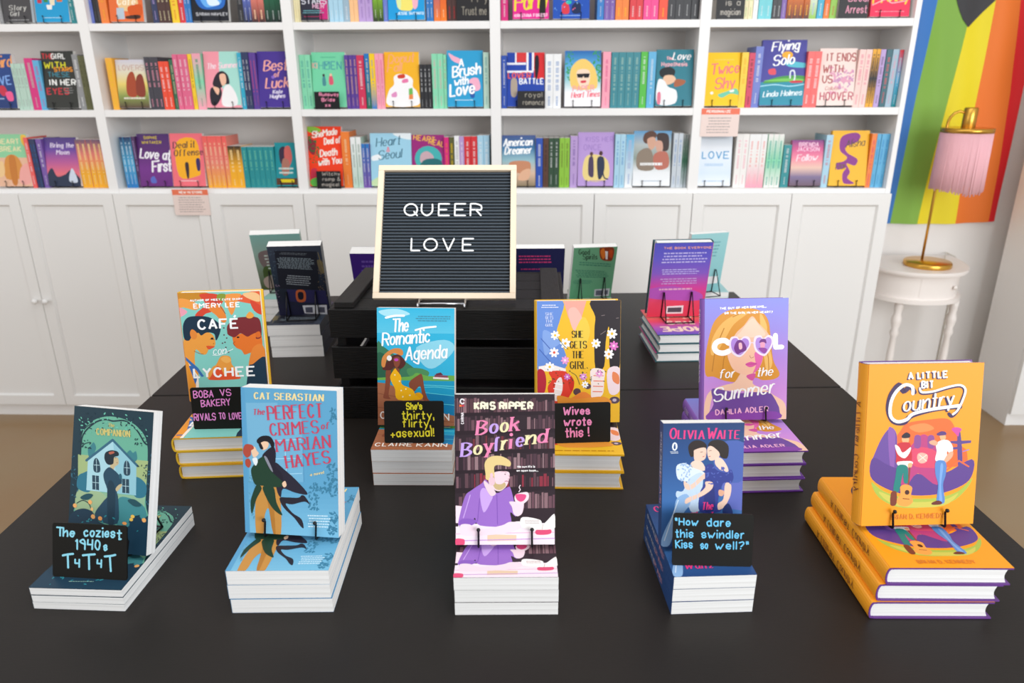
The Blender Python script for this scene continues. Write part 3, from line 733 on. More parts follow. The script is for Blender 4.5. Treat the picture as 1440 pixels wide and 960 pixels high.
'backnavy':([0,0,100,0,100,140,0,140],"""bg #23244a
u #c03a6a 12,14 82,32 3
u #a83060 12,40 88,46 1
u #8a80a8 12,60 88,110 6
"""),
'card_companion':([95,85,1090,125,1085,875,85,800],"""bg #14130f
T #8fd4e6 hand 110 150,258 108 22 3 T
T #8fd4e6 hand 104 235,262 165 22 3 he
T #8fd4e6 hand 112 510,262 435 22 2 cozies
T #8fd4e6 hand 120 958,300 75 22 2 t
T #8fd4e6 hand 125 395,432 345 22 2 1940
T #8fd4e6 hand 100 775,450 60 22 2 s
K #8fd4e6 28 225,518 290,505 360,498
k #8fd4e6 26 290,505 292,680
T #8fd4e6 hand 100 385,672 76 22 2 4
K #8fd4e6 28 490,518 570,510 650,505
k #8fd4e6 26 570,510 572,705
T #8fd4e6 hand 100 680,678 76 22 4 4
K #8fd4e6 28 785,535 860,528 930,515
k #8fd4e6 26 855,530 866,735
"""),
'card_boba':([130,660,520,655,520,925,148,925],"""bg #14110f
T #ee8fd4 hand 44 156,725 136 7 -2 BOBA
T #ee8fd4 hand 40 335,712 76 7 -2 VS
T #ee8fd4 hand 40 204,782 198 7 -3 BAKERY
T #ee8fd4 hand 40 152,868 146 7 -1 RIVALS
T #ee8fd4 hand 38 318,862 44 7 -2 TO
T #ee8fd4 hand 38 384,864 130 7 -2 LOVERS
"""),
'card_beach':([92,630,472,627,478,902,92,905],"""bg #1d1d1b
T #f0e032 hand 40 236,682 106 8 -1 She's
T #f0e032 hand 46 208,742 210 8 0 thirty,
T #f0e032 hand 46 212,795 185 8 0 flirty,
k #f0e032 8 135,850 158,850
k #f0e032 8 146,838 146,864
T #f0e032 hand 50 172,862 247 8 -2 asexual!
"""),
'card_skates':([124,603,455,598,455,820,128,828],"""bg #17130f
T #f08fc0 hand 38 192,665 153 9 -1 Wives
T #f08fc0 hand 40 194,726 161 9 -1 wrote
T #f08fc0 hand 46 204,790 138 9 -2 this !
"""),
'card_sisters':([130,620,648,625,630,965,105,950],"""bg #131112
T #6fc4ec hand 40 140,690 150 8.5 2 "How
T #6fc4ec hand 46 340,698 158 8.5 1 dare
T #6fc4ec hand 46 138,768 117 8.5 1 this
T #6fc4ec hand 46 304,772 281 8.5 1 swindler
T #6fc4ec hand 46 136,836 112 8.5 0 Kiss
T #6fc4ec hand 46 296,842 52 8.5 0 so
T #6fc4ec hand 46 392,845 222 8.5 0 well?"
"""),
'notice_shelf':([0,0,100,0,100,75,0,75],"""bg #eed8d0
p #f0785a 0,0 100,0 100,16 0,16
T #fbe8e0 bold 6 14,11 1 2 0 PERSONALIZE
u #b8a8a4 16,24 84,70 6
"""),
'notice_cabinet':([0,0,100,0,100,75,0,75],"""bg #ecd8d0
p #ee7a58 0,0 100,0 100,16 0,16
T #fbe8e0 bold 6 20,11 1 2 0 NEW IN STORE
u #b8a8a4 12,22 88,70 7
"""),
'n01':([30,-169,165,-169,165,111,30,111],"""bg #4a484a
u #9a9894 45,-100 150,10 4
T #c8c6c0 serifs 22 60,52 1 4 0 Story
T #c8c6c0 serifs 20 62,80 1 4 0 Girl
u #a8a8a8 50,98 150,106 1
"""),
'n02':([185,-170,345,-170,345,111,185,111],"""bg #1f9cd0
p #c8384a 198,-20 222,-20 220,20 200,20
p #3f8a4a 228,-20 250,-20 250,16 230,16
p #f0e0c0 255,-22 285,-22 280,30 260,30
p #d8743a 290,-20 320,-20 318,14 292,14
p #f6f0e8 240,28 268,28 265,50 243,50
u #c8e8f4 215,88 320,96 1
"""),
'n03':([-40,268,95,268,95,530,-40,530],"""bg #1d3a78
g #24488c,#1c3670
T #f0a060 script 50 -30,340 .8 8 -6 Weird
T #7fa8e8 bold 40 -30,420 .8 7 -4 LOVE
s #c83048 10,430 40,420 55,455 30,470
s #f05a90 45,455 75,450 80,490 55,492
s #d8e0f0 -20,430 0,425 10,460 -15,470
u #a8bce0 -30,480 40,496 1
"""),
'n04':([235,255,390,255,390,530,235,530],"""bg #2e302c
T #c83038 bold 24 240,292 .9 5 0 THE
T #e8e8e4 bold 24 285,292 .9 5 0 GIRL
T #d8d020 bold 28 248,336 1 6 0 WITH
T #e89020 bold 18 292,352 1 5 0 STARS
T #3a7a8a bold 22 260,378 1 5 0 THESE
T #f0f0ec bold 26 264,418 1 6 0 IN HER
T #c8303c bold 28 246,462 1 6 0 EYES
u #7a7a78 325,430 375,465 3
"""),
'n05':([5,660,165,660,165,907,5,907],"""bg #e8b89a
p #8fd0a0 5,660 165,660 165,770 5,770
s #f0b040 5,665 20,670 15,700 5,700
s #f0c040 140,665 165,670 160,720 140,700
T #e8e0b0 bold 22 25,705 1 5 0 HEART
T #e8e0b0 bold 22 30,740 1 5 0 BREAK
s #d89040 50,780 85,755 120,780 130,860 45,870
s #c87a30 70,770 100,770 98,890 72,890
s #f0c890 8,800 40,790 40,850 10,860
s #f0a8a0 120,820 160,800 160,890 110,890
"""),
'n06':([245,675,400,675,400,907,245,907],"""bg #7a4a98
g #4a3a78,#6a48a0,#b85a98,#e8707a,#2a3a58
s #24304a 245,850 270,820 290,860 330,850 360,830 398,870 398,905 245,905
s #cfd8e8 345,880 365,820 385,870 380,890
T #e8dcf0 serifs 20 275,722 .9 4 0 Bring the
T #e8dcf0 serifs 20 300,755 .9 4 0 Moon
"""),
'n11':([60,-173,222,-173,222,112,60,112],"""bg #e8703a
s #f0c890 105,-20 180,-40 200,30 170,60 110,50
p #b8c8d4 95,45 130,45 130,100 92,100
s #d85a20 150,40 215,30 210,85 160,85
T #fdf0d8 serifs 30 100,30 .9 6 0 Cafe
s #4a3028 140,85 200,80 200,98 140,98
"""),
'n12':([455,-177,630,-177,630,112,455,112],"""bg #20222a
s #2a6ac0 470,-60 560,-90 615,-30 610,40 560,55 490,40
s #6ab0f0 500,-20 570,-40 600,20 540,45 510,30
s #e0f0fc 530,-10 570,0 590,30 540,35
T #b8b8bc bold 14 475,85 1 4 0 SARAH HAWLEY
"""),
'n13':([105,300,250,300,250,531,105,531],"""bg #c8b8a0
g #d0ccd8,#e0d8c0,#e8d070,#8a9a50,#5a4038
s #a8482a 150,400 170,360 190,370 195,470 150,470
s #8a3a28 195,400 210,370 230,380 235,470 195,470
T #c8a89a bold 24 120,350 .9 4 0 LOVERS
u #e8e0d0 125,480 235,500 1
"""),
'n14':([525,262,690,262,690,531,525,531],"""bg #f49aa8
p #a8dcd0 600,262 690,262 690,520 640,520 590,400
p #f49aa8 525,262 600,262 590,520 525,520
s #2e2630 560,420 580,370 610,355 635,375 640,415 615,420 590,440
s #f0bca0 595,375 622,370 625,410 605,425
s #f4f0f0 610,440 640,420 670,470 668,520 600,520
s #2a2630 548,440 590,430 600,470 570,520 545,510
s #f0bca0 560,430 590,440 580,470
T #f6d8e0 script 26 540,345 .9 5 -3 The Summer
"""),
'n15':([780,262,925,262,925,531,780,531],"""bg #4a3590
T #f0a8a0 script 48 808,355 .85 8 -3 Best
T #f0a8a0 script 24 855,385 .85 5 -3 of
T #f0a8a0 script 48 812,438 .85 8 -3 Luck
T #e8e0f0 script 18 845,465 .9 4 -3 Kate
T #e8e0f0 script 18 830,487 .9 4 -3 Hughes
e #8a68c8 850,385 8,8
"""),
'n16':([208,660,362,660,362,908,208,908],"""bg #5a2a6c
g #4a2a68,#5a2a70,#74308a,#6a2a7a
T #c8b040 bold 12 243,684 1 3 0 SOPHIE
T #c8b040 bold 12 232,706 1 3 0 WHITAKER
T #f4f0f6 brush 42 216,772 .8 8 4 Love at
T #f4f0f6 brush 48 270,838 .8 9 -3 First
s #5a6ac0 258,870 275,860 285,890 260,892
"""),
'n17':([365,658,520,658,520,908,365,908],"""bg #f0707c
s #f8b020 395,700 490,690 500,830 480,860 395,860
T #3a2a3a serifs 28 378,728 .9 5 -3 Deal it
T #3a2a3a serifs 28 380,765 .9 5 -3 Offense
s #3a2a30 428,800 445,800 442,865 432,865
s #3a2a60 482,780 500,780 498,830 484,830
u #f8d8d8 400,880 500,890 1
"""),
'n18':([860,702,960,702,960,908,860,908],"""bg #1a8a94
s #3a2a40 880,740 900,720 915,735 910,790 885,800
s #c8605a 905,735 930,720 940,780 910,830
s #a87060 895,780 925,790 920,850 890,850
p #5a3a28 860,870 960,870 960,902 860,902
p #e0c820 880,875 945,875 945,890 880,890
u #c8d8d0 870,820 950,860 2
"""),
'n21':([50,-182,180,-182,180,110,50,110],"""bg #2a2a38
p #c82a78 150,-140 180,-140 180,105 140,105
T #b8c8d8 bold 28 60,-10 .9 5 0 MOON
T #d0d0d8 bold 28 58,28 .9 5 0 STARS
T #d8a8c0 bold 22 110,50 .9 5 0 HER
u #6aa8b0 60,60 165,80 2
u #c83060 60,90 150,96 1
"""),
'n22':([470,-186,645,-186,645,110,470,110],"""bg #1a9ad8
s #f0e070 515,-60 560,-80 600,-60 590,50 555,65 515,45
s #f0b0c0 585,-60 610,-40 612,40 590,50
s #d8e8a8 515,-40 530,-60 532,50 515,40
T #d8eefa bold 12 515,84 1 3 0 JESSE SUTANTO
"""),
'n23':([112,264,270,264,270,528,112,528],"""bg #74d0a4
T #5aa8a0 bold 36 118,345 .8 5 0 THE
T #4a98a0 bold 36 172,345 .8 5 0 MEN
T #e8a0a0 bold 26 116,340 .8 4 0 KI
s #d85a70 192,380 206,375 212,415 192,418
s #4a8a90 160,385 172,380 176,420 160,422
e #f0c0a0 200,372 6,7
e #3a3038 166,374 6,7
u #5ab890 150,285 240,300 1
"""),
'n24':([457,264,622,264,622,528,457,528],"""bg #f4b428
T #f4a87a script 40 475,318 .9 6 -4 Donut
T #f4a87a script 40 470,360 .9 6 -4 Fall
s #f6f4f4 475,450 500,420 500,385 520,370 560,372 590,395 590,430 612,460 612,520 470,520
s #d0402c 520,375 550,370 552,388 522,390
s #e87aa8 540,398 565,392 568,408 542,412
s #e090c0 488,465 510,455 512,478 490,480
p #70b858 570,440 588,436 590,470 570,474
p #e8884a 570,470 590,466 590,490 570,492
"""),
'n25':([755,258,925,258,925,528,755,528],"""bg #2f9fd0
s #f4b0c8 762,270 790,285 820,300 815,320 780,305
s #f4b0c8 860,400 900,390 912,440 880,450
s #2a5aa8 860,420 880,425 885,480 865,480
T #ffffff brush 34 812,335 .9 7 -8 A
T #ffffff brush 48 782,385 .8 9 -8 Brush
T #ffffff brush 34 790,425 .8 7 -8 with
T #ffffff brush 54 768,478 .8 10 -8 Love
u #d8f0fa 790,494 880,502 1
"""),
'n26':([80,628,255,628,255,911,80,911],"""bg #f2401c
s #8ac040 80,630 130,632 150,650 90,655
s #8a2a38 82,690 120,700 110,760 82,740
s #c83048 90,830 120,830 110,880 85,880
s #60b848 85,880 130,870 125,908 88,908
v #2a6a3a 71 40 84,650 150,800 9
T #f6ece4 brush 28 160,672 .85 6 -6 Made
T #f6ece4 brush 28 105,680 .85 6 -6 She
T #f6ece4 brush 28 165,712 .85 6 -6 Deal of
T #f6ece4 brush 30 140,770 .85 6 -6 Death
T #f6ece4 brush 28 130,812 .85 6 -6 with You
"""),
'n27':([390,660,585,660,585,911,390,911],"""bg #9fd0e6
s #e8f0f4 500,660 580,660 585,690 530,680
s #f0f4f6 395,770 430,760 440,780 400,790
T #3a6a80 script 40 418,724 .9 5 -6 Heart
T #3a6a80 script 40 428,785 .9 5 -6 Seoul
T #e87a8a script 20 468,748 .9 5 -6 & 
s #c8e0b0 400,880 500,840 580,860 580,910 400,910
"""),
'n28':([587,668,742,668,742,911,587,911],"""bg #9a2a78
T #e8b050 bold 24 596,690 .9 5 8 HEART
T #e8b050 bold 24 668,710 .9 5 12 REAL
e #48b0b0 665,780 65,60
s #c8a8b0 630,760 660,745 690,770 680,800 630,800
s #2a6a70 640,790 700,780 730,800 720,850 620,850
"""),
'n31':([107,-191,280,-191,280,101,107,101],"""bg #e0268c
T #e8d838 script 80 118,62 .8 10 -8 Party
s #1e2018 240,-10 262,-10 262,90 235,85
s #c8d048 230,-20 250,-20 250,0 232,0
T #f8c8e0 bold 14 116,92 1 4 -1 KRISTINA FOREST
"""),
'n32':([300,-193,475,-193,475,101,300,101],"""bg #2050b0
s #d83a4a 345,30 370,20 378,72 345,74
s #1a2a50 390,40 410,20 432,30 430,72 395,74
e #2ab8a0 375,20 14,10
e #e8c848 410,5 9,7
v #e86a90 81 16 305,-60 470,60 6
v #80b8f0 82 16 305,-60 470,60 5
u #a8c8f0 330,84 440,92 1
"""),
'n33':([80,264,258,264,258,523,80,523],"""bg #2446a8
p #f0f0f4 80,312 170,312 170,322 80,322
p #d83a3c 125,264 172,264 172,310 125,310
p #f0f0f4 118,264 125,264 125,312 118,312
p #f0f0f4 172,264 182,264 182,350 172,350
p #d82c30 208,264 258,264 258,390 208,390
p #f0f0f4 198,264 208,264 208,350 198,350
p #f0f0f4 80,350 205,350 205,360 80,360
T #e85a50 bold 26 86,386 .9 6 0 LOVER
T #e8ecf4 bold 26 140,414 .9 6 0 BATTLE
s #1e1e28 212,290 228,280 232,330 222,390 214,380
s #b0a090 98,400 112,385 128,400 125,470 100,470
"""),
'n34':([355,256,527,256,527,523,355,523],"""bg #4a90c8
g #2a68b0,#58a8d8,#8ac8d0,#f4f4f6,#f8f4f6
v #3a9a58 91 30 358,260 400,400 9
v #3a9a58 92 30 490,260 525,400 9
s #f2cc70 380,400 385,340 420,300 460,300 500,345 512,420 490,440 400,440
s #f6d8c0 415,350 470,350 472,410 445,438 418,405
p #1a1a24 412,366 474,364 470,384 448,386 445,376 438,386 416,384
s #d84050 432,400 456,398 455,408 434,410
T #f0a0a8 bold 24 395,450 .9 5 -3 PAPER
T #f07888 script 26 388,482 .9 5 -3 Heart Times
"""),
'n35':([790,252,965,252,965,523,790,523],"""bg #2f7c8c
T #f0b0b8 bold 14 838,300 .9 4 0 The
T #f4f0f0 script 34 866,300 .9 6 0 Love
T #f0b0b8 bold 18 815,330 .9 4 0 Hypothesis
s #1e2428 805,360 820,340 855,335 880,352 870,380 820,385
s #eac0a0 830,378 870,375 885,400 850,420 825,410
s #a86040 885,395 930,400 920,420 880,430
s #eef0f2 800,400 830,400 850,430 890,450 885,510 800,510
s #e07890 800,460 815,460 815,510 800,510
"""),
'n36':([55,670,215,670,215,911,55,911],"""bg #3a6a9a
g #4a5a90,#3f7aa8,#9ac0c8,#d8b8a0,#8a7a60
T #ffffff script 34 62,722 .72 7 -2 American
T #ffffff script 34 68,760 .72 7 -2 Dreamer
s #c88a68 90,800 140,790 190,800 180,850 100,840
s #e0b090 150,840 190,830 180,880 130,880
s #6a4a38 70,850 110,860 100,900 60,900
"""),
'n37':([418,656,588,656,588,911,418,911],"""bg #b898d4
T #a080c4 bold 22 455,700 .9 4 0 KISS HER
T #a080c4 bold 26 445,740 .9 4 0 ONCE
s #e8d088 450,780 500,760 560,790 560,880 450,880
s #4a3a58 470,780 490,775 494,860 480,868 468,850
e #5a3a38 482,758 8,10
s #28304a 510,780 540,775 545,830 530,875 515,870
e #4a2a28 527,755 9,11
K #28304a 6 535,830 545,870 562,878
u #a080c4 470,885 560,895 1
"""),
'n38':([682,650,860,650,860,911,682,911],"""bg #a8b8c0
g #5a9ac8,#b0b8b8,#8a9a90,#e8eaec,#f0f2f4
s #5a3a2c 725,690 735,660 770,650 790,670 770,700 740,710
s #d0a088 745,690 780,680 785,720 760,740
s #3a2a28 790,680 800,660 840,665 850,700 845,740 815,740
s #d0a08c 785,700 815,700 820,740 795,750
s #8a7a6a 700,760 740,730 770,750 780,830 705,830
s #b86a58 780,760 840,750 850,820 790,830
u #f0f0f0 705,800 840,830 1
u #a8b8c8 720,885 830,895 1
"""),
'n41':([862,-207,1050,-207,1050,86,862,86],"""bg #f0385c
T #f8d048 brush 60 872,20 .9 9 -6 Pretty
K #f8b8c0 5 870,30 940,0 960,20 1030,10
u #f8a0b0 885,60 1030,68 1
"""),
'n42':([65,258,228,258,228,514,65,514],"""bg #f8c808
T #f07a78 brush 48 92,362 .85 8 -4 Twice
T #f07a78 brush 50 115,432 .85 8 -4 Shy
s #70c8a8 130,460 170,445 215,430 228,460 190,455 150,475
e #f4f0e8 100,452 8,7
s #f4f0e8 185,440 205,436 205,446 188,448
u #f0d060 100,290 200,300 1
"""),
'n43':([330,198,540,198,540,514,330,514],"""bg #4a489c
s #5ac0d0 440,300 540,310 540,330 460,325
p #2a90a8 330,400 540,390 540,512 330,512
s #4a9a48 340,405 400,378 470,368 540,372 540,395 440,400
s #78c858 345,395 440,382 530,385 520,395
K #e0e8f0 7 470,380 470,350 485,345 492,370 490,395
s #e05060 365,340 395,335 400,362 370,362
s #d03040 470,395 520,392 530,402 480,404
e #f4b030 450,270 26,18
T #ffffff script 42 375,252 .9 8 -5 Flying
T #ffffff script 46 385,320 .9 8 -5 Solo
T #e8f4f8 script 26 346,472 .9 5 -3 Linda Holmes
K #a8e0f0 5 330,420 400,412 470,420 540,410
"""),
'n44':([605,240,780,240,780,514,605,514],"""bg #f2dcd4
v #e0a0b8 95 40 660,330 770,460 14
v #c890b8 96 30 680,350 770,440 10
T #b05a58 bold 36 640,300 .75 6 0 IT ENDS
T #b05a58 bold 36 626,355 .75 6 0 WITH
T #b05a58 bold 36 626,405 .75 6 0 US
T #c05a68 bold 38 620,488 .78 6 0 HOOVER
T #d0908a script 18 640,440 .9 3 0 Colleen
"""),
'n45':([30,664,190,664,190,907,30,907],"""bg #e2eaf4
g #d0dce8,#eef2f8,#e0eaf6,#d8e6f6,#f0f4fa
T #5aa0d0 bold 32 50,776 1.15 6 0 LOVE
u #b8d0e8 60,800 160,830 1
u #a0c0e0 50,882 170,892 1
"""),
'n46':([475,690,625,690,625,907,475,907],"""bg #c85a88
g #7a3a80,#d85a90,#f08aa0,#e8c0b0,#7a6a90,#6a5060
T #f0c0d8 bold 18 508,720 .9 4 0 BRENDA
T #f0c0d8 bold 18 500,742 .9 4 0 JACKSON
T #f8e0e8 script 30 500,790 .9 5 -3 Follow
"""),
'n47':([662,645,838,645,838,907,662,907],"""bg #f4b81c
s #8a2a88 700,690 720,665 770,655 795,670 780,700 730,720 740,750 790,780 780,810 740,800 760,840 750,870 785,895 735,895 725,850 740,820 700,830 690,800 725,790 740,770 705,740
T #4a3a30 script 34 730,725 .8 4 -6 Alisha
T #6a4a38 script 32 690,830 .8 4 -6 Rai
"""),
}

# ---------------------------------------------------------------- materials
def lin(h):
    h = h.lstrip('#')
    if len(h) == 3: h = ''.join(c*2 for c in h)
    r = []
    for i in (0, 2, 4):
        v = int(h[i:i+2], 16)/255
        r.append(v/12.92 if v <= .04045 else ((v+.055)/1.055)**2.4)
    return tuple(r)+(1,)
MATS = {}
def mat(key, hexc, rough=.5, metal=0, noise=0, nscale=20, bump=0, stretch=(1,1,1), hex2=None, sheen=0):
    if key in MATS: return MATS[key]
    m = bpy.data.materials.new(key); m.use_nodes = True; nt = m.node_tree; b = nt.nodes['Principled BSDF']
    b.inputs['Base Color'].default_value = lin(hexc); b.inputs['Roughness'].default_value = rough; b.inputs['Metallic'].default_value = metal
    if noise or bump:
        tc = nt.nodes.new('ShaderNodeTexCoord'); mp = nt.nodes.new('ShaderNodeMapping'); nz = nt.nodes.new('ShaderNodeTexNoise')
        mp.inputs['Scale'].default_value = stretch; nz.inputs['Scale'].default_value = nscale; nz.inputs['Detail'].default_value = 5
        nt.links.new(tc.outputs['Object'], mp.inputs[0]); nt.links.new(mp.outputs[0], nz.inputs['Vector'])
        if noise:
            mx = nt.nodes.new('ShaderNodeMix'); mx.data_type = 'RGBA'
            c = lin(hexc); c2 = lin(hex2) if hex2 else tuple(x*.6 for x in c[:3])+(1,)
            mx.inputs[6].default_value = c; mx.inputs[7].default_value = c2
            rp = nt.nodes.new('ShaderNodeMath'); rp.operation = 'MULTIPLY'; rp.inputs[1].default_value = noise
            nt.links.new(nz.outputs['Fac'], rp.inputs[0]); nt.links.new(rp.outputs[0], mx.inputs[0]); nt.links.new(mx.outputs[2], b.inputs['Base Color'])
        if bump:
            bp = nt.nodes.new('ShaderNodeBump'); bp.inputs['Strength'].default_value = bump; bp.inputs['Distance'].default_value = .002
            nt.links.new(nz.outputs['Fac'], bp.inputs['Height']); nt.links.new(bp.outputs[0], b.inputs['Normal'])
    MATS[key] = m; return m
def printmat():
    if 'printed_ink' in MATS: return MATS['printed_ink']
    m = bpy.data.materials.new('printed_ink'); m.use_nodes = True; nt = m.node_tree; b = nt.nodes['Principled BSDF']
    a = nt.nodes.new('ShaderNodeAttribute'); a.attribute_name = 'Col'
    nt.links.new(a.outputs['Color'], b.inputs['Base Color']); b.inputs['Roughness'].default_value = .38
    b.inputs['Specular IOR Level'].default_value = .25
    MATS['printed_ink'] = m; return m
INK = printmat()
WHITE = mat('white_melamine', '#f2f0ee', .42, noise=.06, nscale=3)
DOORW = mat('white_painted_door', '#edebe8', .38, noise=.05, nscale=2)
KNOBW = mat('white_enamel_knob', '#f2f0ee', .2)
BLACKTOP = mat('black_brown_tabletop', '#26211e', .4, noise=.6, nscale=60, bump=.1, stretch=(1, 14, 14), hex2='#171412')
BLACKWOOD = mat('black_painted_wood', '#1d1b1a', .5, noise=.9, nscale=28, bump=.5, stretch=(1, 16, 16), hex2='#070707')
BLACKWOODY = mat('black_painted_wood_crosswise', '#2b2826', .5, noise=.9, nscale=28, bump=.5, stretch=(16, 1, 16), hex2='#0c0c0c')
WIRE = mat('black_wire', '#101012', .35, metal=.3)
SILVER = mat('silver_wire', '#c8c8cc', .25, metal=.9)
CARD = mat('blackboard_card', '#15130f', .5)
BRASS = mat('brushed_brass', '#d9a648', .28, metal=.9)
BRASSD = mat('dark_brass', '#6a4a20', .35, metal=.8)
PINKF = mat('pink_fringe', '#f8c6cc', .8, noise=.3, nscale=50, stretch=(1, 1, .1), hex2='#d88a98')
PINE = mat('pale_pine', '#f2dfc6', .5, noise=.3, nscale=30, stretch=(1, 1, 8), hex2='#e6cdac')
for _k in (BLACKTOP, BLACKWOOD, BLACKWOODY, CARD): _k.node_tree.nodes['Principled BSDF'].inputs['Specular IOR Level'].default_value = .22
FELT = mat('highlit_black_felt', '#46505a', .36)  # black felt ridges greyed: their highlights are put into the colour
FELTB = mat('black_felt_backing', '#08090a', .8)
LETTERW = mat('white_plastic_letter', '#f6f6f6', .35)
def pages_mat():
    m = bpy.data.materials.new('page_edges'); m.use_nodes = True; nt = m.node_tree; b = nt.nodes['Principled BSDF']
    b.inputs['Roughness'].default_value = .8
    tc = nt.nodes.new('ShaderNodeTexCoord'); mp = nt.nodes.new('ShaderNodeMapping'); nz = nt.nodes.new('ShaderNodeTexNoise')
    mp.inputs['Scale'].default_value = (3, 3, 900); nz.inputs['Scale'].default_value = 1; nz.inputs['Detail'].default_value = 2
    cr = nt.nodes.new('ShaderNodeValToRGB'); cr.color_ramp.elements[0].position = .3; cr.color_ramp.elements[0].color = lin('#e2dfdb'); cr.color_ramp.elements[1].position = .62; cr.color_ramp.elements[1].color = lin('#f6f4f1')
    nt.links.new(tc.outputs['Object'], mp.inputs[0]); nt.links.new(mp.outputs[0], nz.inputs['Vector']); nt.links.new(nz.outputs['Fac'], cr.inputs[0]); nt.links.new(cr.outputs[0], b.inputs['Base Color'])
    return m
PAGES = pages_mat()
def cov(h): return mat('cover_'+h.lstrip('#'), h, .42)
# ---------------------------------------------------------------- objects
def tag(o, label=None, cat=None, group=None, kind=None):
    if label: o['label'] = label
    if cat: o['category'] = cat
    if group: o['group'] = group
    if kind: o['kind'] = kind
    return o
def thing(name, loc=(0,0,0), rz=0, mw=None):
    o = bpy.data.objects.new(name, None); o.empty_display_size = .03; C.objects.link(o)
    if mw is not None: o.matrix_world = mw
    else: o.location = loc; o.rotation_euler = (0, 0, rz)
    return o
def obj(name, me, parent=None, m=None, label=None):
    o = bpy.data.objects.new(name, me); C.objects.link(o)
    if parent: o.parent = parent
    if m is not None and not me.materials: me.materials.append(m)
    if label: o['label'] = label
    return o
def mesh(name, V, F, m=None, smooth=False, cols=None):
    me = bpy.data.meshes.new(name); me.from_pydata(V, [], F); 
    if cols is not None:
        a = me.color_attributes.new('Col', 'FLOAT_COLOR', 'POINT'); fl = []
        for c in cols: fl.extend(c)
        a.data.foreach_set('color', fl)
    if smooth: me.polygons.foreach_set('use_smooth', [True]*len(me.polygons))
    if m: me.materials.append(m)
    me.update(); return me
class MB:
    def __init__(s): s.V = []; s.F = []
    def box(s, x0, x1, y0, y1, z0, z1):
        n = len(s.V); s.V += [(x,y,z) for z in (z0,z1) for y in (y0,y1) for x in (x0,x1)]
        s.F += [tuple(n+i for i in f) for f in ((0,2,3,1),(4,5,7,6),(0,1,5,4),(2,6,7,3),(0,4,6,2),(1,3,7,5))]; return s
    def prism(s, pts, axis, a, b):
        n = len(s.V); k = len(pts)
        def P(p, t): return {'x':(t,p[0],p[1]), 'y':(p[0],t,p[1]), 'z':(p[0],p[1],t)}[axis]
        s.V += [P(p,a) for p in pts]+[P(p,b) for p in pts]
        s.F += [tuple(range(n+k-1, n-1, -1)), tuple(range(n+k, n+2*k))]+[(n+i, n+(i+1)%k, n+k+(i+1)%k, n+k+i) for i in range(k)]; return s
    def lathe(s, prof, cx=0, cy=0, seg=20, sx=1, sy=1):
        n = len(s.V); k = len(prof)
        for i in range(seg):
            a = 2*math.pi*i/seg; s.V += [(cx+r*math.cos(a)*sx, cy+r*math.sin(a)*sy, z) for r, z in prof]
        for i in range(seg):
            j = (i+1)%seg
            for q in range(k-1): s.F.append((n+i*k+q, n+j*k+q, n+j*k+q+1, n+i*k+q+1))
        s.F.append(tuple(n+i*k+k-1 for i in range(seg))); s.F.append(tuple(n+(seg-1-i)*k for i in range(seg))); return s
    def tube(s, pts, r, seg=6):
        P = [Vector(p) for p in pts]; n0 = len(s.V); up = None
        for i, p in enumerate(P):
            d = ((P[min(i+1,len(P)-1)]-P[i]).normalized() + (P[i]-P[max(i-1,0)]).normalized())
            if d.length < 1e-6: d = P[min(i+1,len(P)-1)]-P[max(i-1,0)]
            d.normalize()
            if up is None: up = d.orthogonal().normalized()
            a = (up - d*up.dot(d)); a = a.normalized() if a.length > 1e-6 else d.orthogonal().normalized(); up = a; b = d.cross(a)
            for k in range(seg):
                t = 2*math.pi*k/seg; s.V.append(tuple(p+(a*math.cos(t)+b*math.sin(t))*r))
        for i in range(len(P)-1):
            for k in range(seg):
                q = (k+1)%seg; s.F.append((n0+i*seg+k, n0+i*seg+q, n0+(i+1)*seg+q, n0+(i+1)*seg+k))
        s.F.append(tuple(n0+seg-1-k for k in range(seg))); s.F.append(tuple(n0+(len(P)-1)*seg+k for k in range(seg))); return s
    def mesh(s, name, m, smooth=False, bevel=0):
        me = mesh(name, s.V, s.F, m, smooth)
        if bevel:
            bm = bmesh.new(); bm.from_mesh(me)
            bmesh.ops.bevel(bm, geom=list(bm.edges), offset=bevel, segments=1, affect='EDGES'); bm.to_mesh(me); bm.free()
        return me
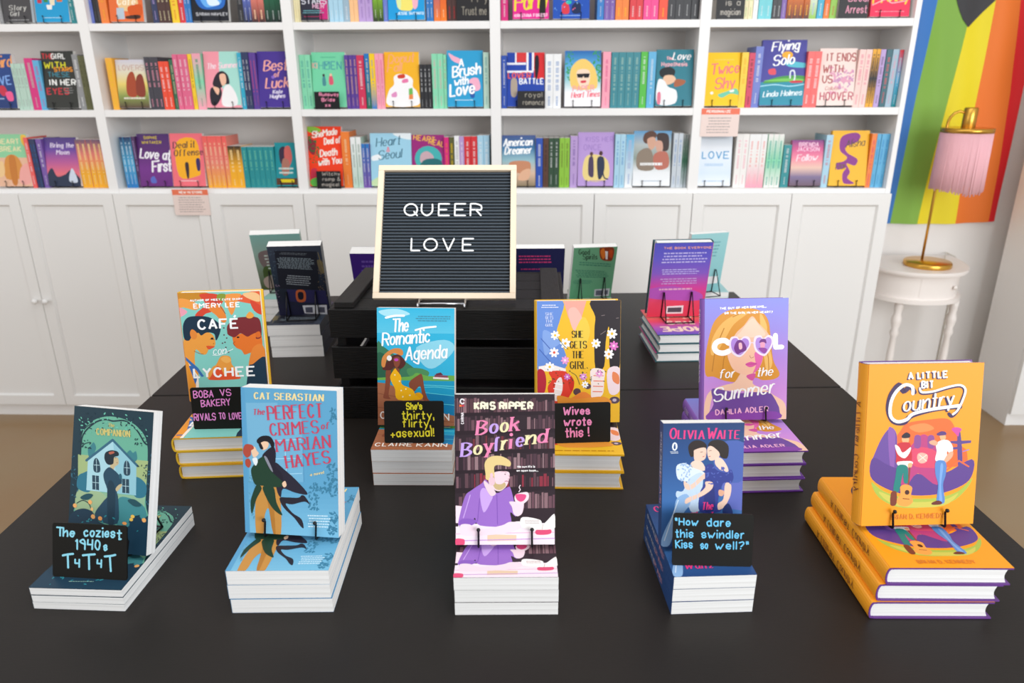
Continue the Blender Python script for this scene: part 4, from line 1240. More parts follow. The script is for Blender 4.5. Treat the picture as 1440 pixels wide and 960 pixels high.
# ---------------------------------------------------------------- stroke lettering
G = {}
_g = '''A 4|l022842|l1434
B 4|l0208|c082847362505|c052544432202
C 4|A024838328
D 4|l0208|c082846442202
E 4|l48080242|l0535
F 4|l480802|l0535
G 4|A024840330|l434525
H 4|l0208|l4248|l0545
I 1|l0208
J 3|c3834221203
K 4|l0208|l4805|l1542
L 3|l080232
M 5|l0208255852
N 4|l02084248
O 4|R0248
P 4|l0208|c0828474525 05
Q 4|R0248|l3442
R 4|l0208|c082847452505|l2542
S 4|c473818070615253544433212 03
T 4|l0848|l2822
U 4|c080422444 8
V 4|l082248
W 6|l0812364268
X 4|l0248|l0842
Y 4|l082548|l2522
Z 4|l08480242
a 3|R0236|l3632
b 3|l0802|R0236
c 3|A023640325
d 3|l3832|R0236
e 3|l0434|A023600320
f 3|c38281712|l0626
g 3|R0236|c3632302001
h 3|l0802|c04263532
i 0|l0602|d08
j 1|c161100|d18
k 3|l0208|l3604|l1532
l 0|l0802
m 5|l0602|c04162522|c24365552
n 3|l0602|c04263532
o 3|R0236
p 3|l0600|R0236
q 3|l3630|R0236
r 2|l0602|c041626
s 3|c3526160514243322120 3
t 2|c18131222|l0626
u 3|c0603122233|l3632
v 3|l061236
w 5|l0612243256
x 3|l0236|l0632
y 3|l0622|l3610
z 3|l06360232
0 3|R0238 
1 1|l071812
2 3|c0728373502|l0232
4 3|l080535|l3832
9 3|c3635160718283736|l3632
! 0|l0804|d02
? 3|c072837362514|d12
. 0|d02
, 0|l0301
' 0|l0806
" 1|l0806|l1816
+ 3|l1317|l0535
- 2|l0525
& 4|c4218172827040322 44
'''
for ln in _g.strip('\n').split('\n'):
    ch = ln[0]; parts = ln[2:].split('|'); st = []
    for q in parts[1:]:
        if q[0] in 'RA':
            e = [int(v) for v in q[1:5]]; a0, a1 = (0, 360) if q[0] == 'R' else ((int(q[5:7]) if q[5:7] else 0), int(q[7:10]) if len(q) > 9 else 328)
            cx, cy, rx, ry = (e[0]+e[2])/2, (e[1]+e[3])/2-2, (e[2]-e[0])/2, (e[3]-e[1])/2; n_ = 14
            st.append(('O' if q[0] == 'R' else 'l2', [(cx+rx*math.cos(math.radians(a0+(a1-a0)*i/n_)), cy+ry*math.sin(math.radians(a0+(a1-a0)*i/n_))) for i in range(n_ if q[0] == 'R' else n_+1)])); continue
        d = q[1:].replace(' ', ''); st.append((q[0], [(int(d[i]), int(d[i+1])-2) for i in range(0, len(d)-1, 2)]))
    G[ch] = (int(parts[0]), st)
G['É'] = (4, G['E'][1]+[('l', [(2, 7), (3, 8.4)])])
def cat(P, closed=False, n=5):
    out = []; k = len(P)
    if k < 3: return [tuple(p) for p in P]
    R = range(k) if closed else range(k-1)
    for i in R:
        g = (lambda j: P[j%k]) if closed else (lambda j: P[min(max(j,0),k-1)])
        a, b, c, d = g(i-1), g(i), g(i+1), g(i+2)
        for s in range(n):
            t = s/n; out.append(tuple(.5*(2*b[q]+(c[q]-a[q])*t+(2*a[q]-5*b[q]+4*c[q]-d[q])*t*t+(3*b[q]-a[q]-3*c[q]+d[q])*t**3) for q in (0,1)))
    if not closed: out.append(tuple(P[-1]))
    return out
def ribbon(P, w, contrast=1, closed=False):
    """quads (4 points each) of a stroke of width w through P"""
    Q = []; k = len(P)
    L = []; R = []
    for i in range(k):
        a = P[(i-1)%k] if (closed or i > 0) else P[i]; b = P[(i+1)%k] if (closed or i < k-1) else P[i]
        d1 = (P[i][0]-a[0], P[i][1]-a[1]); d2 = (b[0]-P[i][0], b[1]-P[i][1])
        l1 = math.hypot(*d1) or 1; l2 = math.hypot(*d2) or 1
        dx = d1[0]/l1*(1 if d1 != (0,0) else 0)+d2[0]/l2; dy = d1[1]/l1+d2[1]/l2
        l = math.hypot(dx, dy)
        if l < .3: dx, dy = (d1[0]/l1, d1[1]/l1); l = 1
        dx /= l; dy /= l
        ww = w*(contrast+(1-contrast)*abs(dy))/2
        cosa = max(.6, abs((d1[0]*dx+d1[1]*dy)/l1)) if d1 != (0,0) else 1
        ww /= cosa
        L.append((P[i][0]-dy*ww, P[i][1]+dx*ww)); R.append((P[i][0]+dy*ww, P[i][1]-dx*ww))
    for i in range(k if closed else k-1):
        j = (i+1)%k; Q.append([L[i], R[i], R[j], L[j]])
    return Q
STY = {'sans':(1,0,0), 'bold':(.85,0,0), 'serif':(.35,0,1), 'serifs':(.45,.16,1), 'fat':(.3,.2,1), 'script':(.5,.26,0), 'brush':(.7,.2,0), 'hand':(1,0,0)}
def disc(x, y, r, n=8): return [(x+r*math.cos(2*math.pi*i/n), y+r*math.sin(2*math.pi*i/n)) for i in range(n)]
def text_width(size, wt, style, txt):
    u = size/6; pen = 0; last = 0
    for ch in txt:
        if ch == ' ': pen += 3; continue
        if ch not in G: continue
        last = (1.5 if style not in ('script', 'brush') else 1.0)+wt/u*.35; pen += G[ch][0]+last
    return max((pen-last)*u, u)
def text_polys(style, size, x, y, hs, wt, ang, txt, xr=None):
    tw = text_width(size, wt, style, txt)
    if hs > 10: hs = max(hs-wt, 1)/tw*(.93 if STY[style][1] and len(txt) > 1 else 1)
    elif xr and x+tw*hs > xr: hs = max(.35, (xr-x)/tw)
    con, sl, srf = STY[style]; u = size/6; out = []; pen = 0; ca, sa = math.cos(math.radians(ang)), math.sin(math.radians(ang))
    rnd = style in ('hand', 'brush', 'sans', 'script') and size > 18
    def T(p):
        px = (pen+p[0]+sl*p[1])*u*hs; py = -p[1]*u
        if style == 'hand': px += .12*u*math.sin(pen*3.1+p[1]*1.7); py += .12*u*math.sin(pen*2.3+p[0]*2.1)
        return (x+px*ca-py*sa, y+px*sa+py*ca)
    for ch in txt:
        if ch == ' ': pen += 3; continue
        if ch not in G: continue
        wd, st = G[ch]
        for k, pts in st:
            if k == 'd': p = T(pts[0]); out.append(disc(p[0], p[1]-wt*.2, wt*.62)); continue
            pp = cat(pts, k == 'o', 3 if size < 30 else 4) if k in 'co' else pts
            if size < 16 and k in ('O', 'l2'): pp = pts[::2]
            pp = [T(p) for p in pp]
            if k == 'l':
                for i in range(len(pp)-1):
                    out += ribbon(pp[i:i+2], wt, con)
                    if len(pp) > 2 and i > 0: out.append(disc(pp[i][0], pp[i][1], wt*.5*min(1, con+.2), 6))
            else: out += ribbon(pp, wt, con, k in 'oO')
            if rnd and k not in 'oO':
                for p in (pp[0], pp[-1]): out.append(disc(p[0], p[1], wt*.5*(con if style == 'script' else 1)))
            if srf and k in 'lc':
                for a, b in ((0, 1), (-1, -2)):
                    if abs(pts[a][0]-pts[b][0]) <= abs(pts[a][1]-pts[b][1]) and pts[a][1] in (0, 6, 4, -2):
                        q0 = T((pts[a][0]-.9, pts[a][1])); q1 = T((pts[a][0]+.9, pts[a][1])); out += ribbon([q0, q1], max(wt*.32, u*.4))
        pen += wd+(1.5 if style not in ('script', 'brush') else 1.0)+wt/u*.35
    return out
# ---------------------------------------------------------------- printed art
def homog(q):
    import itertools
    src = [(q[0],q[1]),(q[2],q[3]),(q[4],q[5]),(q[6],q[7])]; dst = [(0,1),(1,1),(1,0),(0,0)]
    A = []
    for (x,y),(u,v) in zip(src, dst):
        A.append([x,y,1,0,0,0,-u*x,-u*y,u]); A.append([0,0,0,x,y,1,-v*x,-v*y,v])
    n = 8
    for i in range(n):
        p = max(range(i,n), key=lambda r: abs(A[r][i])); A[i], A[p] = A[p], A[i]
        for r in range(n):
            if r != i:
                f = A[r][i]/A[i][i]
                if f: A[r] = [a-f*b for a,b in zip(A[r], A[i])]
    h = [A[i][8]/A[i][i] for i in range(n)]
    def f(p):
        w = h[6]*p[0]+h[7]*p[1]+1
        return ((h[0]*p[0]+h[1]*p[1]+h[2])/w, (h[3]*p[0]+h[4]*p[1]+h[5])/w)
    return f
def clip(P):
    for ax, lim, sg in ((0,0,1),(0,1,-1),(1,0,1),(1,1,-1)):
        if all((p[ax]-lim)*sg >= 0 for p in P): continue
        O = []
        for i in range(len(P)):
            a, b = P[i-1], P[i]; da = (a[ax]-lim)*sg; db = (b[ax]-lim)*sg
            if (da < 0) != (db < 0):
                t = da/(da-db); O.append((a[0]+(b[0]-a[0])*t, a[1]+(b[1]-a[1])*t))
            if db >= 0: O.append(b)
        P = O
        if len(P) < 3: return []
    return P
def mixc(cols, t):
    n = len(cols)-1; t = min(max(t,0),1)*n; i = min(int(t), n-1); f = t-i
    return tuple(a+(b-a)*f for a,b in zip(cols[i], cols[i+1]))
ARTM = {}
def art_mesh(name, w, h, back=False):
    key = (name, round(w,4), round(h,4), back)
    if key in ARTM: return ARTM[key]
    q, dsl = ARTS[name]; H = homog(q); V = []; F = []; CO = []; lay = [0]
    E = 7e-6
    def add(P, c, uv=False, grad=None):
        P = P if uv else [H(p) for p in P]
        P = clip(P)
        if len(P) < 3: return
        n = len(V); lay[0] += .06; z = lay[0]*E+.00012
        for p in P:
            V.append((((1-p[0]) if back else p[0])*w, p[1]*h, -z if back else z)); CO.append(mixc(grad, 1-p[1]) if grad else c)
        F.append(tuple(range(n, n+len(P))))
    bgc = (0,0,0,1); xr = max(q[2], q[4])-.03*(q[2]-q[0])
    for ln in dsl.split('\n'):
        tk = ln.split()
        if not tk: continue
        k = tk[0]; lay[0] += 1
        fp = lambda L: [tuple(float(a) for a in t.split(',')) for t in L]
        if k == 'bg': bgc = lin(tk[1]); add([(0,0),(1,0),(1,1),(0,1)], bgc, True)
        elif k == 'g':
            cs = [lin(c) for c in tk[1].split(',')]; N = (len(cs)-1)*3
            for i in range(N): add([(0,i/N),(1,i/N),(1,(i+1)/N),(0,(i+1)/N)], None, True, cs)
        elif k == 'g2':
            c2 = lin(tk[1]); (x0,y0),(x1,y1) = fp(tk[2:4]); N = 10
            for i in range(N):
                a = y0+(y1-y0)*i/N; b = y0+(y1-y0)*(i+1)/N; add([(x0,a),(x1,a),(x1,b),(x0,b)], mixc([bgc, c2], (i+1)/N))
        elif k == 'p': add(fp(tk[2:]), lin(tk[1]))
        elif k == 's': add(cat(fp(tk[2:]), True, 4), lin(tk[1]))
        elif k == 'e':
            c, r = fp(tk[2:4]); add([(c[0]+r[0]*math.cos(a*math.pi/8), c[1]+r[1]*math.sin(a*math.pi/8)) for a in range(16)], lin(tk[1]))
        elif k in 'kK':
            wd = float(tk[2]); P = fp(tk[3:]); c = lin(tk[1])
            if k == 'K' : 
                P = cat(P, False, 5)
                for Q in ribbon(P, wd): add(Q, c)
            else:
                for i in range(len(P)-1):
                    for Q in ribbon(P[i:i+2], wd): add(Q, c)
            if wd > 4:
                for p in (P if k == 'k' else (P[0], P[-1])): add(disc(p[0], p[1], wd/2), c)
        elif k == 'T':
            x, y = fp([tk[4]])[0]
            for Q in text_polys(tk[2], float(tk[3]), x, y, float(tk[5]), float(tk[6]), float(tk[7]), ' '.join(tk[8:]), xr): add(Q, lin(tk[1]))
        elif k == 'Z':
            r = float(tk[3]); x, y = fp([tk[4]])[0]
            for i in range(7):
                a = i*2*math.pi/7+x; cx, cy = x+r*.6*math.cos(a), y+r*.6*math.sin(a)
                add([(cx+r*.45*math.cos(t)*math.cos(a)-r*.26*math.sin(t)*math.sin(a), cy+r*.45*math.cos(t)*math.sin(a)+r*.26*math.sin(t)*math.cos(a)) for t in [j*math.pi/4 for j in range(8)]], lin(tk[1]))
            lay[0] += 1; add(disc(x, y, r*.28), lin(tk[2]))
        elif k == 'v':
            rn = random.Random(int(tk[2])); (x0,y0),(x1,y1) = fp(tk[4:6]); r = float(tk[6])
            for i in range(int(tk[3])):
                cx = rn.uniform(x0,x1); cy = rn.uniform(y0,y1); a = rn.uniform(0,3.14); rr = r*rn.uniform(.5,1.1)
                add([(cx+rr*math.cos(t)*math.cos(a)-rr*.45*math.sin(t)*math.sin(a), cy+rr*math.cos(t)*math.sin(a)+rr*.45*math.sin(t)*math.cos(a)) for t in [j*math.pi/3 for j in range(6)]], lin(tk[1]))
        elif k == 'B':
            rn = random.Random(int(tk[1])); (x0,y0),(x1,y1) = fp(tk[2:4]); n = int(tk[4]); cs = tk[5].split(','); x = x0
            while x < x1-4:
                wd = rn.uniform(.5,1.5)*(x1-x0)/n; t = y0+rn.uniform(0,.35)*(y1-y0); sl = (x-300)/600*-8
                if rn.random() < .9: add([(x+2,t),(x+wd-2,t-1),(x+wd-2,y1+sl),(x+2,y1+sl)], lin(rn.choice(cs)))
                x += wd
        elif k == 'u':
            (x0,y0),(x1,y1) = fp(tk[2:4]); n = int(tk[4]); rn = random.Random(int(abs(x0*7+y0))); c = lin(tk[1]); dh = (y1-y0)/n
            for i in range(n):
                x = x0+rn.uniform(0,.08)*(x1-x0); xe = x1-rn.uniform(0,.15)*(x1-x0)
                while x < xe:
                    l = rn.uniform(.03,.11)*(x1-x0); yy = y0+i*dh; add([(x,yy),(min(x+l,xe),yy),(min(x+l,xe),yy+dh*.42),(x,yy+dh*.42)], c); x += l+.018*(x1-x0)
    me = mesh('print_'+name, V, F, INK, cols=CO); ARTM[key] = me; return me
# ---------------------------------------------------------------- books
BM_ = {}
def paper_cover(w, h, t, mt):
    k = ('pc', w, h, t, mt.name)
    if k not in BM_:
        c = .00016; b = MB(); b.box(0,w,0,h,t-c,t); b.box(0,w,0,h,0,c); b.box(0,c,0,h,c,t-c); BM_[k] = b.mesh('paper_cover', mt)
    return BM_[k]
def paper_pages(w, h, t):
    k = ('pp', w, h, t)
    if k not in BM_:
        b = MB(); e = .0002; b.box(.0005, w-.0001, .0001, h-.0001, e, t-e)
        BM_[k] = b.mesh('page_block', PAGES)
    return BM_[k]
def hard_cover(w, h, t, mt):
    k = ('hc', w, h, t, mt.name)
    if k not in BM_:
        c = .0021; b = MB(); n = 8
        # boards joined by a rounded spine; one C-shaped section swept along the height
        out = [(w, t), (.006, t), (.002, t-.0006)]; 
        for i in range(n+1):
            a = math.pi/2-math.pi*i/n; out.append((-.0045*math.cos(a)+.0005, t/2+(t/2-.0004)*math.sin(a)))
        out += [(.002, .0006), (.006, 0), (w, 0), (w, c), (.006, c), (.0035, c+.0005)]
        for i in range(n+1):
            a = -math.pi/2+math.pi*i/n; out.append((-.0045*math.cos(a)+.0028, t/2+(t/2-c)*math.sin(a)))
        out += [(.0035, t-c-.0005), (.006, t-c), (w, t-c)]
        V = [(x, y, z) for y in (0, h) for x, z in out]; m = len(out)
        F = [(i, i+m, (i+1)%m+m, (i+1)%m) for i in range(m)]
        hm = 3+n+1+3   # outer run length
        ou = list(range(hm)); inn = list(range(hm, m))
        # end caps as quads between outer and inner runs
        O = ou; I = inn[::-1]
        for off, fl in ((0, 0), (m, 1)):
            for j in range(len(O)-1):
                a, b2 = O[j], O[j+1]; c1 = I[min(j, len(I)-1)]; c2 = I[min(j+1, len(I)-1)]
                f = [a+off, b2+off, c2+off, c1+off]; f = list(dict.fromkeys(f))
                if len(f) > 2: F.append(tuple(f if fl else f[::-1]))
        me = mesh('hard_cover', V, F, mt); BM_[k] = me
    return BM_[k]
def jacket(w, h, t, mt):
    k = ('jk', w, h, t, mt.name)
    if k not in BM_:
        n = 8; e = .0003; out = [(w+e, .0012), (w+e, -e), (.006, -e), (.002, .0006-e)]
        for i in range(n+1):
            a = -math.pi/2-math.pi*i/n; out.append((-(.0045+e)*abs(math.cos(a))+.0005, t/2+(t/2-.0004+e)*math.sin(a)))
        out += [(.002, t-.0006+e), (.006, t+e), (w+e, t+e), (w+e, t-.0012)]
        V = [(x, y, z) for y in (.0004, h-.0004) for x, z in out]; m = len(out)
        BM_[k] = mesh('dust_jacket', V, [(i, i+1, i+1+m, i+m) for i in range(m-1)], mt)
    return BM_[k]
def hard_pages(w, h, t):
    k = ('hp', w, h, t)
    if k not in BM_:
        c = .0023; pts = [(0, c), (w-.0045, c)]
        for i in range(1, 6): s = i/6; pts.append((w-.0045-.0035*math.sin(math.pi*s), c+(t-2*c)*s))
        pts += [(w-.0045, t-c), (0, t-c)]
        b = MB(); b.prism([(x, z) for x, z in pts], 'y', .003, h-.0015); BM_[k] = b.mesh('page_block', PAGES)
    return BM_[k]
def spine_print(t, h, texts, hard):
    k = ('sp', t, h, str(texts))
    if k not in BM_:
        # texts: [style,size_m,start_m,weight,hex,text]; runs top to bottom on the spine (x = 0 side)
        V = []; F = []; CO = []
        for st, sz, y0, wt, hx, tx in texts:
            for Q in text_polys(st, sz, 0, 0, .9, wt, 0, tx):
                n = len(V)
                for p in Q:
                    V.append(((-.0052 if hard else -.0003), h-y0-p[0], t/2+p[1]+sz/2)); CO.append(lin(hx))
                F.append(tuple(range(n, n+len(Q))))
        BM_[k] = mesh('spine_print', V, F, INK, cols=CO)
    return BM_[k]
def book(mw, w, h, t, hexc, art=None, backart=None, hard=None, spine=None, name='book'):
    r = thing(name, mw=mw); mt = cov(hexc)
    w, h, t = round(w,4), round(h,4), round(t,4)
    c = obj('cover', hard_cover(w, h, t, cov(hard)) if hard else paper_cover(w, h, t, mt), r)
    if hard: c = obj('dust_jacket', jacket(w, h, t, mt), r)
    obj('page_block', (hard_pages if hard else paper_pages)(w, h, t), r)
    if art: a = obj('cover_print', art_mesh(art, w, h), c); a.location = (0, 0, t+(.0003 if hard else 0))
    if backart: obj('back_print', art_mesh(backart, w, h, True), c).location = (0, 0, -.0003 if hard else 0)
    if spine: obj('spine_lettering', spine_print(t, h, spine, hard), c)
    return r
def standing_mw(P, yaw, tilt, w, t):
    u = Vector((math.cos(yaw), math.sin(yaw), 0)); b = Vector((-math.sin(yaw), math.cos(yaw), 0)); z = Vector((0,0,1))
    k = z*math.cos(tilt)+b*math.sin(tilt); n = u.cross(k)
    M = Matrix((u, k, n)).transposed().to_4x4(); M.translation = Vector(P)-u*w/2-n*t
    return M
def easel_mesh(s, t, tilt, hook=.022, hb=.085, leg=.055, r=.0016, base=.006):
    k = ('ez', round(s,3), round(t,3), round(tilt,2), round(base,3), round(hb,3))
    if k in BM_: return BM_[k]
    z = Vector((0,0,1)); b = Vector((0,1,0)); kk = z*math.cos(tilt)+b*math.sin(tilt); n = Vector((1,0,0)).cross(kk)
    b_ = MB()
    for sg in (-1, 1):
        x = Vector((sg*s, 0, 0))
        pts = [x+n*.008+kk*hook, x+n*.0035+kk*(hook-.004), x+n*.0055+kk*(-.0005), x+n*.0035-kk*.0022, x-n*(t*.5)-kk*.0022, x-n*(t+.0022)-kk*.0022, x-n*(t+.0022)+kk*hb]
        p2 = Vector((x.x*1.0, (-n*(t+.0022)+kk*hb).y+.004, (-n*(t+.0022)+kk*hb).z))
        pts += [p2+Vector((0,.002,.001))]
        pts += [Vector((x.x, (-n*(t+.002)).y+leg, -base+r))]
        b_.tube(pts, r); 
        tp = x+n*.008+kk*hook
        b_.lathe([(.0001, tp.z-.003), (.0022, tp.z-.002), (.003, tp.z), (.0022, tp.z+.002), (.0001, tp.z+.003)], tp.x, tp.y, 8)
    yb = (-n*(t+.002)).y+leg
    b_.tube([(-s, yb, -base+r), (s, yb, -base+r)], r)
    q = -n*(t+.0022)-kk*.0022; b_.tube([(-s, q.y, q.z), (s, q.y, q.z)], r)
    # short feet under the ledge
    for sg in (-1, 1): b_.tube([(sg*s, q.y*.4, q.z), (sg*s, q.y*.4+.004, -base+r), (sg*s, yb, -base+r)], r)
    BM_[k] = b_.mesh('wire_easel', WIRE, True); return BM_[k]
# ---------------------------------------------------------------- structure
FLOOR = mat('stained_concrete', '#8c6437', .3, noise=1.0, nscale=1.6, bump=.05, hex2='#93805f')
WALL = mat('white_wall_paint', '#efebe7', .7, noise=.06, nscale=2)
tag(obj('floor', MB().box(-3, 6.5, -5.5, .5, -.05, 0).mesh('floor', FLOOR)), kind='structure')
tag(obj('wall_back', MB().box(-3, 6.5, .36, .5, 0, 3.2).mesh('wall_back', WALL)), kind='structure')
tag(obj('baseboard_back', MB().box(3.215, 3.85, .345, .36, 0, .09).mesh('baseboard_back', WHITE)), kind='structure')
# ---------------------------------------------------------------- bookcases
SHZ = {1: 1.676, 2: 1.356, 3: 1.043}
ORD = ['leftmost', 'second from left', 'third from left', 'fourth from left', 'fifth from left']
PD = .275
def door_mesh(w, h):
    k = ('door', round(w,3), round(h,3))
    if k not in BM_:
        b = MB(); s = .045
        b.box(0, s, -.019, 0, 0, h); b.box(w-s, w, -.019, 0, 0, h); b.box(s, w-s, -.019, 0, 0, s); b.box(s, w-s, -.019, 0, h-s, h)
        BM_[k] = b.mesh('door_frame', DOORW)
    return BM_[k]
def door_panel(w, h):
    k = ('dpan', round(w,3), round(h,3))
    if k not in BM_:
        b = MB(); s = .045
        b.prism([(s,s),(w-s,s),(w-s,h-s),(s,h-s)], 'y', -.009, -.004)
        # bevelled bead round the recessed panel
        for P in ([(s,-.0185),(s+.007,-.0095),(s,-.0095)],): 
            b.prism(P, 'z', s, h-s)
        b.prism([(w-s,-.0185),(w-s,-.0095),(w-s-.007,-.0095)], 'z', s, h-s)
        b.prism([(-.0185,s),(-.0095,s),(-.0095,s+.007)], 'x', s, w-s); b.prism([(-.0185,h-s),(-.0095,h-s-.007),(-.0095,h-s)], 'x', s, w-s)
        BM_[k] = b.mesh('door_panel', DOORW)
    return BM_[k]
knob_me = MB().lathe([(.004,0),(.005,.008),(.0115,.014),(.0125,.019),(.009,.024),(.002,.0255)], seg=14).mesh('knob', KNOBW, True)
for v in knob_me.vertices: x, y, z = v.co; v.co = (x, -z, y)
def bookcase(x, y, label, rows=True, w=.8, knobs=True):
    r = thing('bookcase', (x, y, 0)); tag(r, label, 'bookcase', None)
    H_ = 2.37; p = .02
    obj('side_panel', MB().box(0, p, 0, PD, 0, H_).mesh('side_panel', WHITE), r)
    obj('side_panel', MB().box(w-p, w, 0, PD, 0, H_).mesh('side_panel', WHITE), r)
    obj('back_panel', MB().box(p, w-p, PD-.006, PD, .07, H_-.02).mesh('back_panel', mat('bookcase_back', '#ebe5e0', .6)), r)
    obj('top_panel', MB().box(p, w-p, 0, PD-.006, H_-.026, H_).mesh('top_panel', WHITE), r)
    obj('bottom_panel', MB().box(p, w-p, .0, PD-.006, .055, .075).mesh('bottom_panel', WHITE), r)
    obj('kickboard', MB().box(p, w-p, .002, .016, 0, .055).mesh('kickboard', WHITE), r)
    for z in (SHZ[3], SHZ[2], SHZ[1], 1.99):
        obj('shelf', MB().box(p+.0005, w-p-.0005, .001, PD-.007, z-.027, z).mesh('shelf', WHITE), r)
    dh = .962
    for i in (0, 1):
        d = obj('door', door_mesh(w/2-.003, dh), r); d.location = (.0015+i*w/2, -.001, .062)
        q = obj('door_panel', door_panel(w/2-.003, dh), d)
        kn = obj('knob', knob_me, d); kn.location = ((w/2-.003-.022) if i == 0 else .022, -.019, .50)
    return r
for i in range(5):
    bookcase(-.8+.8*i, 0, ['leftmost white bookcase with panelled doors, cut off by the left edge of the photo', 'white bookcase with panelled doors, second from the left, behind the table corner', 'middle white bookcase of five, directly behind the letter board', 'white bookcase with panelled doors, fourth from the left', 'rightmost white bookcase of the row, next to the rainbow flag'][i])
rb = bookcase(3.865, -.03, 'tall white cabinet at the far right edge of the photo, beside the small round table')
# ---------------------------------------------------------------- shelf books
rnd = random.Random(5)
SHN = {1: 'top', 2: 'middle', 3: 'bottom'}
CASE = ['leftmost bookcase', 'second bookcase', 'third bookcase', 'fourth bookcase', 'fifth bookcase']
PW = .13
used = {}
def uniq(l):
    used[l] = used.get(l, 0)+1; return l
def row_mw(x, y, z, lean=0):
    # spine out: local x (spine to fore edge) -> +Y, local y (height) -> +Z, local z (thickness) -> +X
    M = Matrix(((0, 0, 1), (1, 0, 0), (0, 1, 0))).to_4x4(); M.translation = Vector((x, y, z)); return M
def shelf_spine_print(t, h, cols, let, seed):
    k = ('ssp', round(t,3), round(h,3), cols, let, seed)
    if k in BM_: return BM_[k]
    rn = random.Random(seed); V = []; F = []; CO = []
    def q(z0, z1, y0, y1, c0, c1, e):
        n = len(V); V.extend([(-e, y0, z0), (-e, y0, z1), (-e, y1, z1), (-e, y1, z0)]); CO.extend([c0, c0, c1, c1]); F.append((n, n+1, n+2, n+3))
    cs = [lin(HEX[c]) for c in cols.split('/')][::-1]
    if len(cs) > 1:
        N = 10
        for i in range(N): q(.0004, t-.0004, h*i/N, h*(i+1)/N, mixc(cs, i/N), mixc(cs, (i+1)/N), .0003)
    lc = mixc([lin(HEX[cols.split('/')[len(cols.split('/'))//2]]), lin(HEX[let])], .55); y = h*rn.uniform(.86,.92); m = t*rn.uniform(.3,.37)
    end = h*rn.uniform(.3,.45)
    while y > end:                      # title, blocks the size of its capitals
        l = rn.uniform(.002,.005); q(m, t-m, y-l, y, lc, lc, .0006); y -= l+.0016
        if rn.random() < .2: y -= .006
    y = h*rn.uniform(.2,.27)
    while y > h*.07:
        l = rn.uniform(.003,.007); q(m*1.25, t-m*1.25, y-l, y, lc, lc, .0006); y -= l+.002
    BM_[k] = mesh('spine_print', V, F, INK, cols=CO); return BM_[k]
def near(u, r, x, side):
    best = None
    for n, fu, fr, x0, x1, h, d in FACES:
        if (fu, fr) == (u, r):
            c = (x0+x1)/2
            if side*(c-x) > 0 and (best is None or abs(c-x) < best[0]): best = (abs(c-x), d.replace(', face out', ''))
    return best
cnt = {}
LBL = {}
def sname(cols): return {'plumtop':'plum', 'seateal':'deep teal', 'offwhite':'off-white', 'palegreen':'pale green', 'skyblue':'sky blue', 'royalblue':'royal blue', 'darkbrown':'dark brown', 'hotpink':'hot pink', 'darkteal':'dark teal', 'darkgreen':'dark green', 'greyblue':'grey-blue', 'powder':'powder blue'}.get(cols, cols)
for u, r, X0, X1, n, h, cols, let in SPINES:
    key = (u, r); cnt[key] = cnt.get(key, 0)+1; idx = cnt[key]
    cl = cols.split('/'); cn = sname(cl[0]); 
    if len(cl) > 1 and sname(cl[1]) != cn: cn += ' and '+sname(cl[1])
    pos = '%s shelf, %s' % (SHN[r], CASE[u])
    same = [q for q in SPINES if q[0] == u and q[1] == r and q[6] == cols]
    extra = '' if len(same) == 1 else (', the left ones' if same[0][2] == X0 else ', the right ones')
    if n > 1: lab = None; grp = '%s spines on the %s' % (cn, pos)
    else: lab = 'single %s paperback, spine out, %s%s' % (cn, pos, extra.replace('ones', 'one')); grp = 'single spines on the '+pos
    t = (X1-X0)/n; h2 = round(min(max(h, .155), .225), 3)
    for i in range(n):
        dz = rnd.uniform(-.0015,.0015); 
        M = row_mw(X0+t*i+.0004, .03+rnd.uniform(-.003,.003), SHZ[r]+.0002)
        b = thing('book', mw=M); tt = round(t-.0009, 4)
        if n > 1:
            NW = ['zero', 'one', 'two', 'three', 'four', 'five', 'six']
            o_ = ('left' if i == 0 else 'right')+' one' if n == 2 else 'left one' if i == 0 else 'right one' if i == n-1 else ['', 'second', 'third', 'fourth', 'fifth'][i]+' one'
            lab = '%s paperback, %s of %s%s, spine out, %s shelf, %s' % (cn, o_, NW[n], extra.replace(', the', ' at').replace(' ones', '') if extra else '', SHN[r], CASE[u])
            if len(lab.split()) > 16: lab = lab.replace(', spine out', '')
        tag(b, lab, 'book', grp if n > 1 else 'single spines on the '+pos)
        c = obj('cover', paper_cover(PW, h2, tt, cov(HEX[cl[-1] if len(cl) < 2 else cl[1]])), b); obj('page_block', paper_pages(PW, h2, tt), b)
        obj('spine_lettering', shelf_spine_print(tt, h2, cols, let, idx*7+u*31+r*101), c)
for name, u, r, X0, X1, h, desc in FACES:
    w = X1-X0; t = .02; tilt = .14; c = (X0+X1)/2
    P = (c, .022, SHZ[r]+.0075)
    M = standing_mw(P, 0, tilt, w, t)
    h = min(h, .245)
    bgc = next(l.split()[1] for l in ARTS[name][1].split('\n') if l.startswith('bg'))
    b = book(M, w, h, t, bgc, art=name); pos = '%s shelf of %s' % (SHN[r], CASE[u])
    tag(b, desc.replace(', face out', '')+', '+pos, 'book', 'face-out books on the shelves')
    if len(b['label'].split()) > 16: b['label'] = desc.replace(', face out', '')+', '+SHN[r]+' shelf'
    e = obj('book_easel', easel_mesh(min(.037, w*.27), t, tilt, hook=.02, base=.006, leg=.045, hb=.06, r=.0014)); e.location = (c, .022, SHZ[r]+.0075)
    tag(e, 'black wire easel holding the '+' '.join(desc.replace(', face out', '').split()[:8]), 'easel', 'wire easels on the shelves')
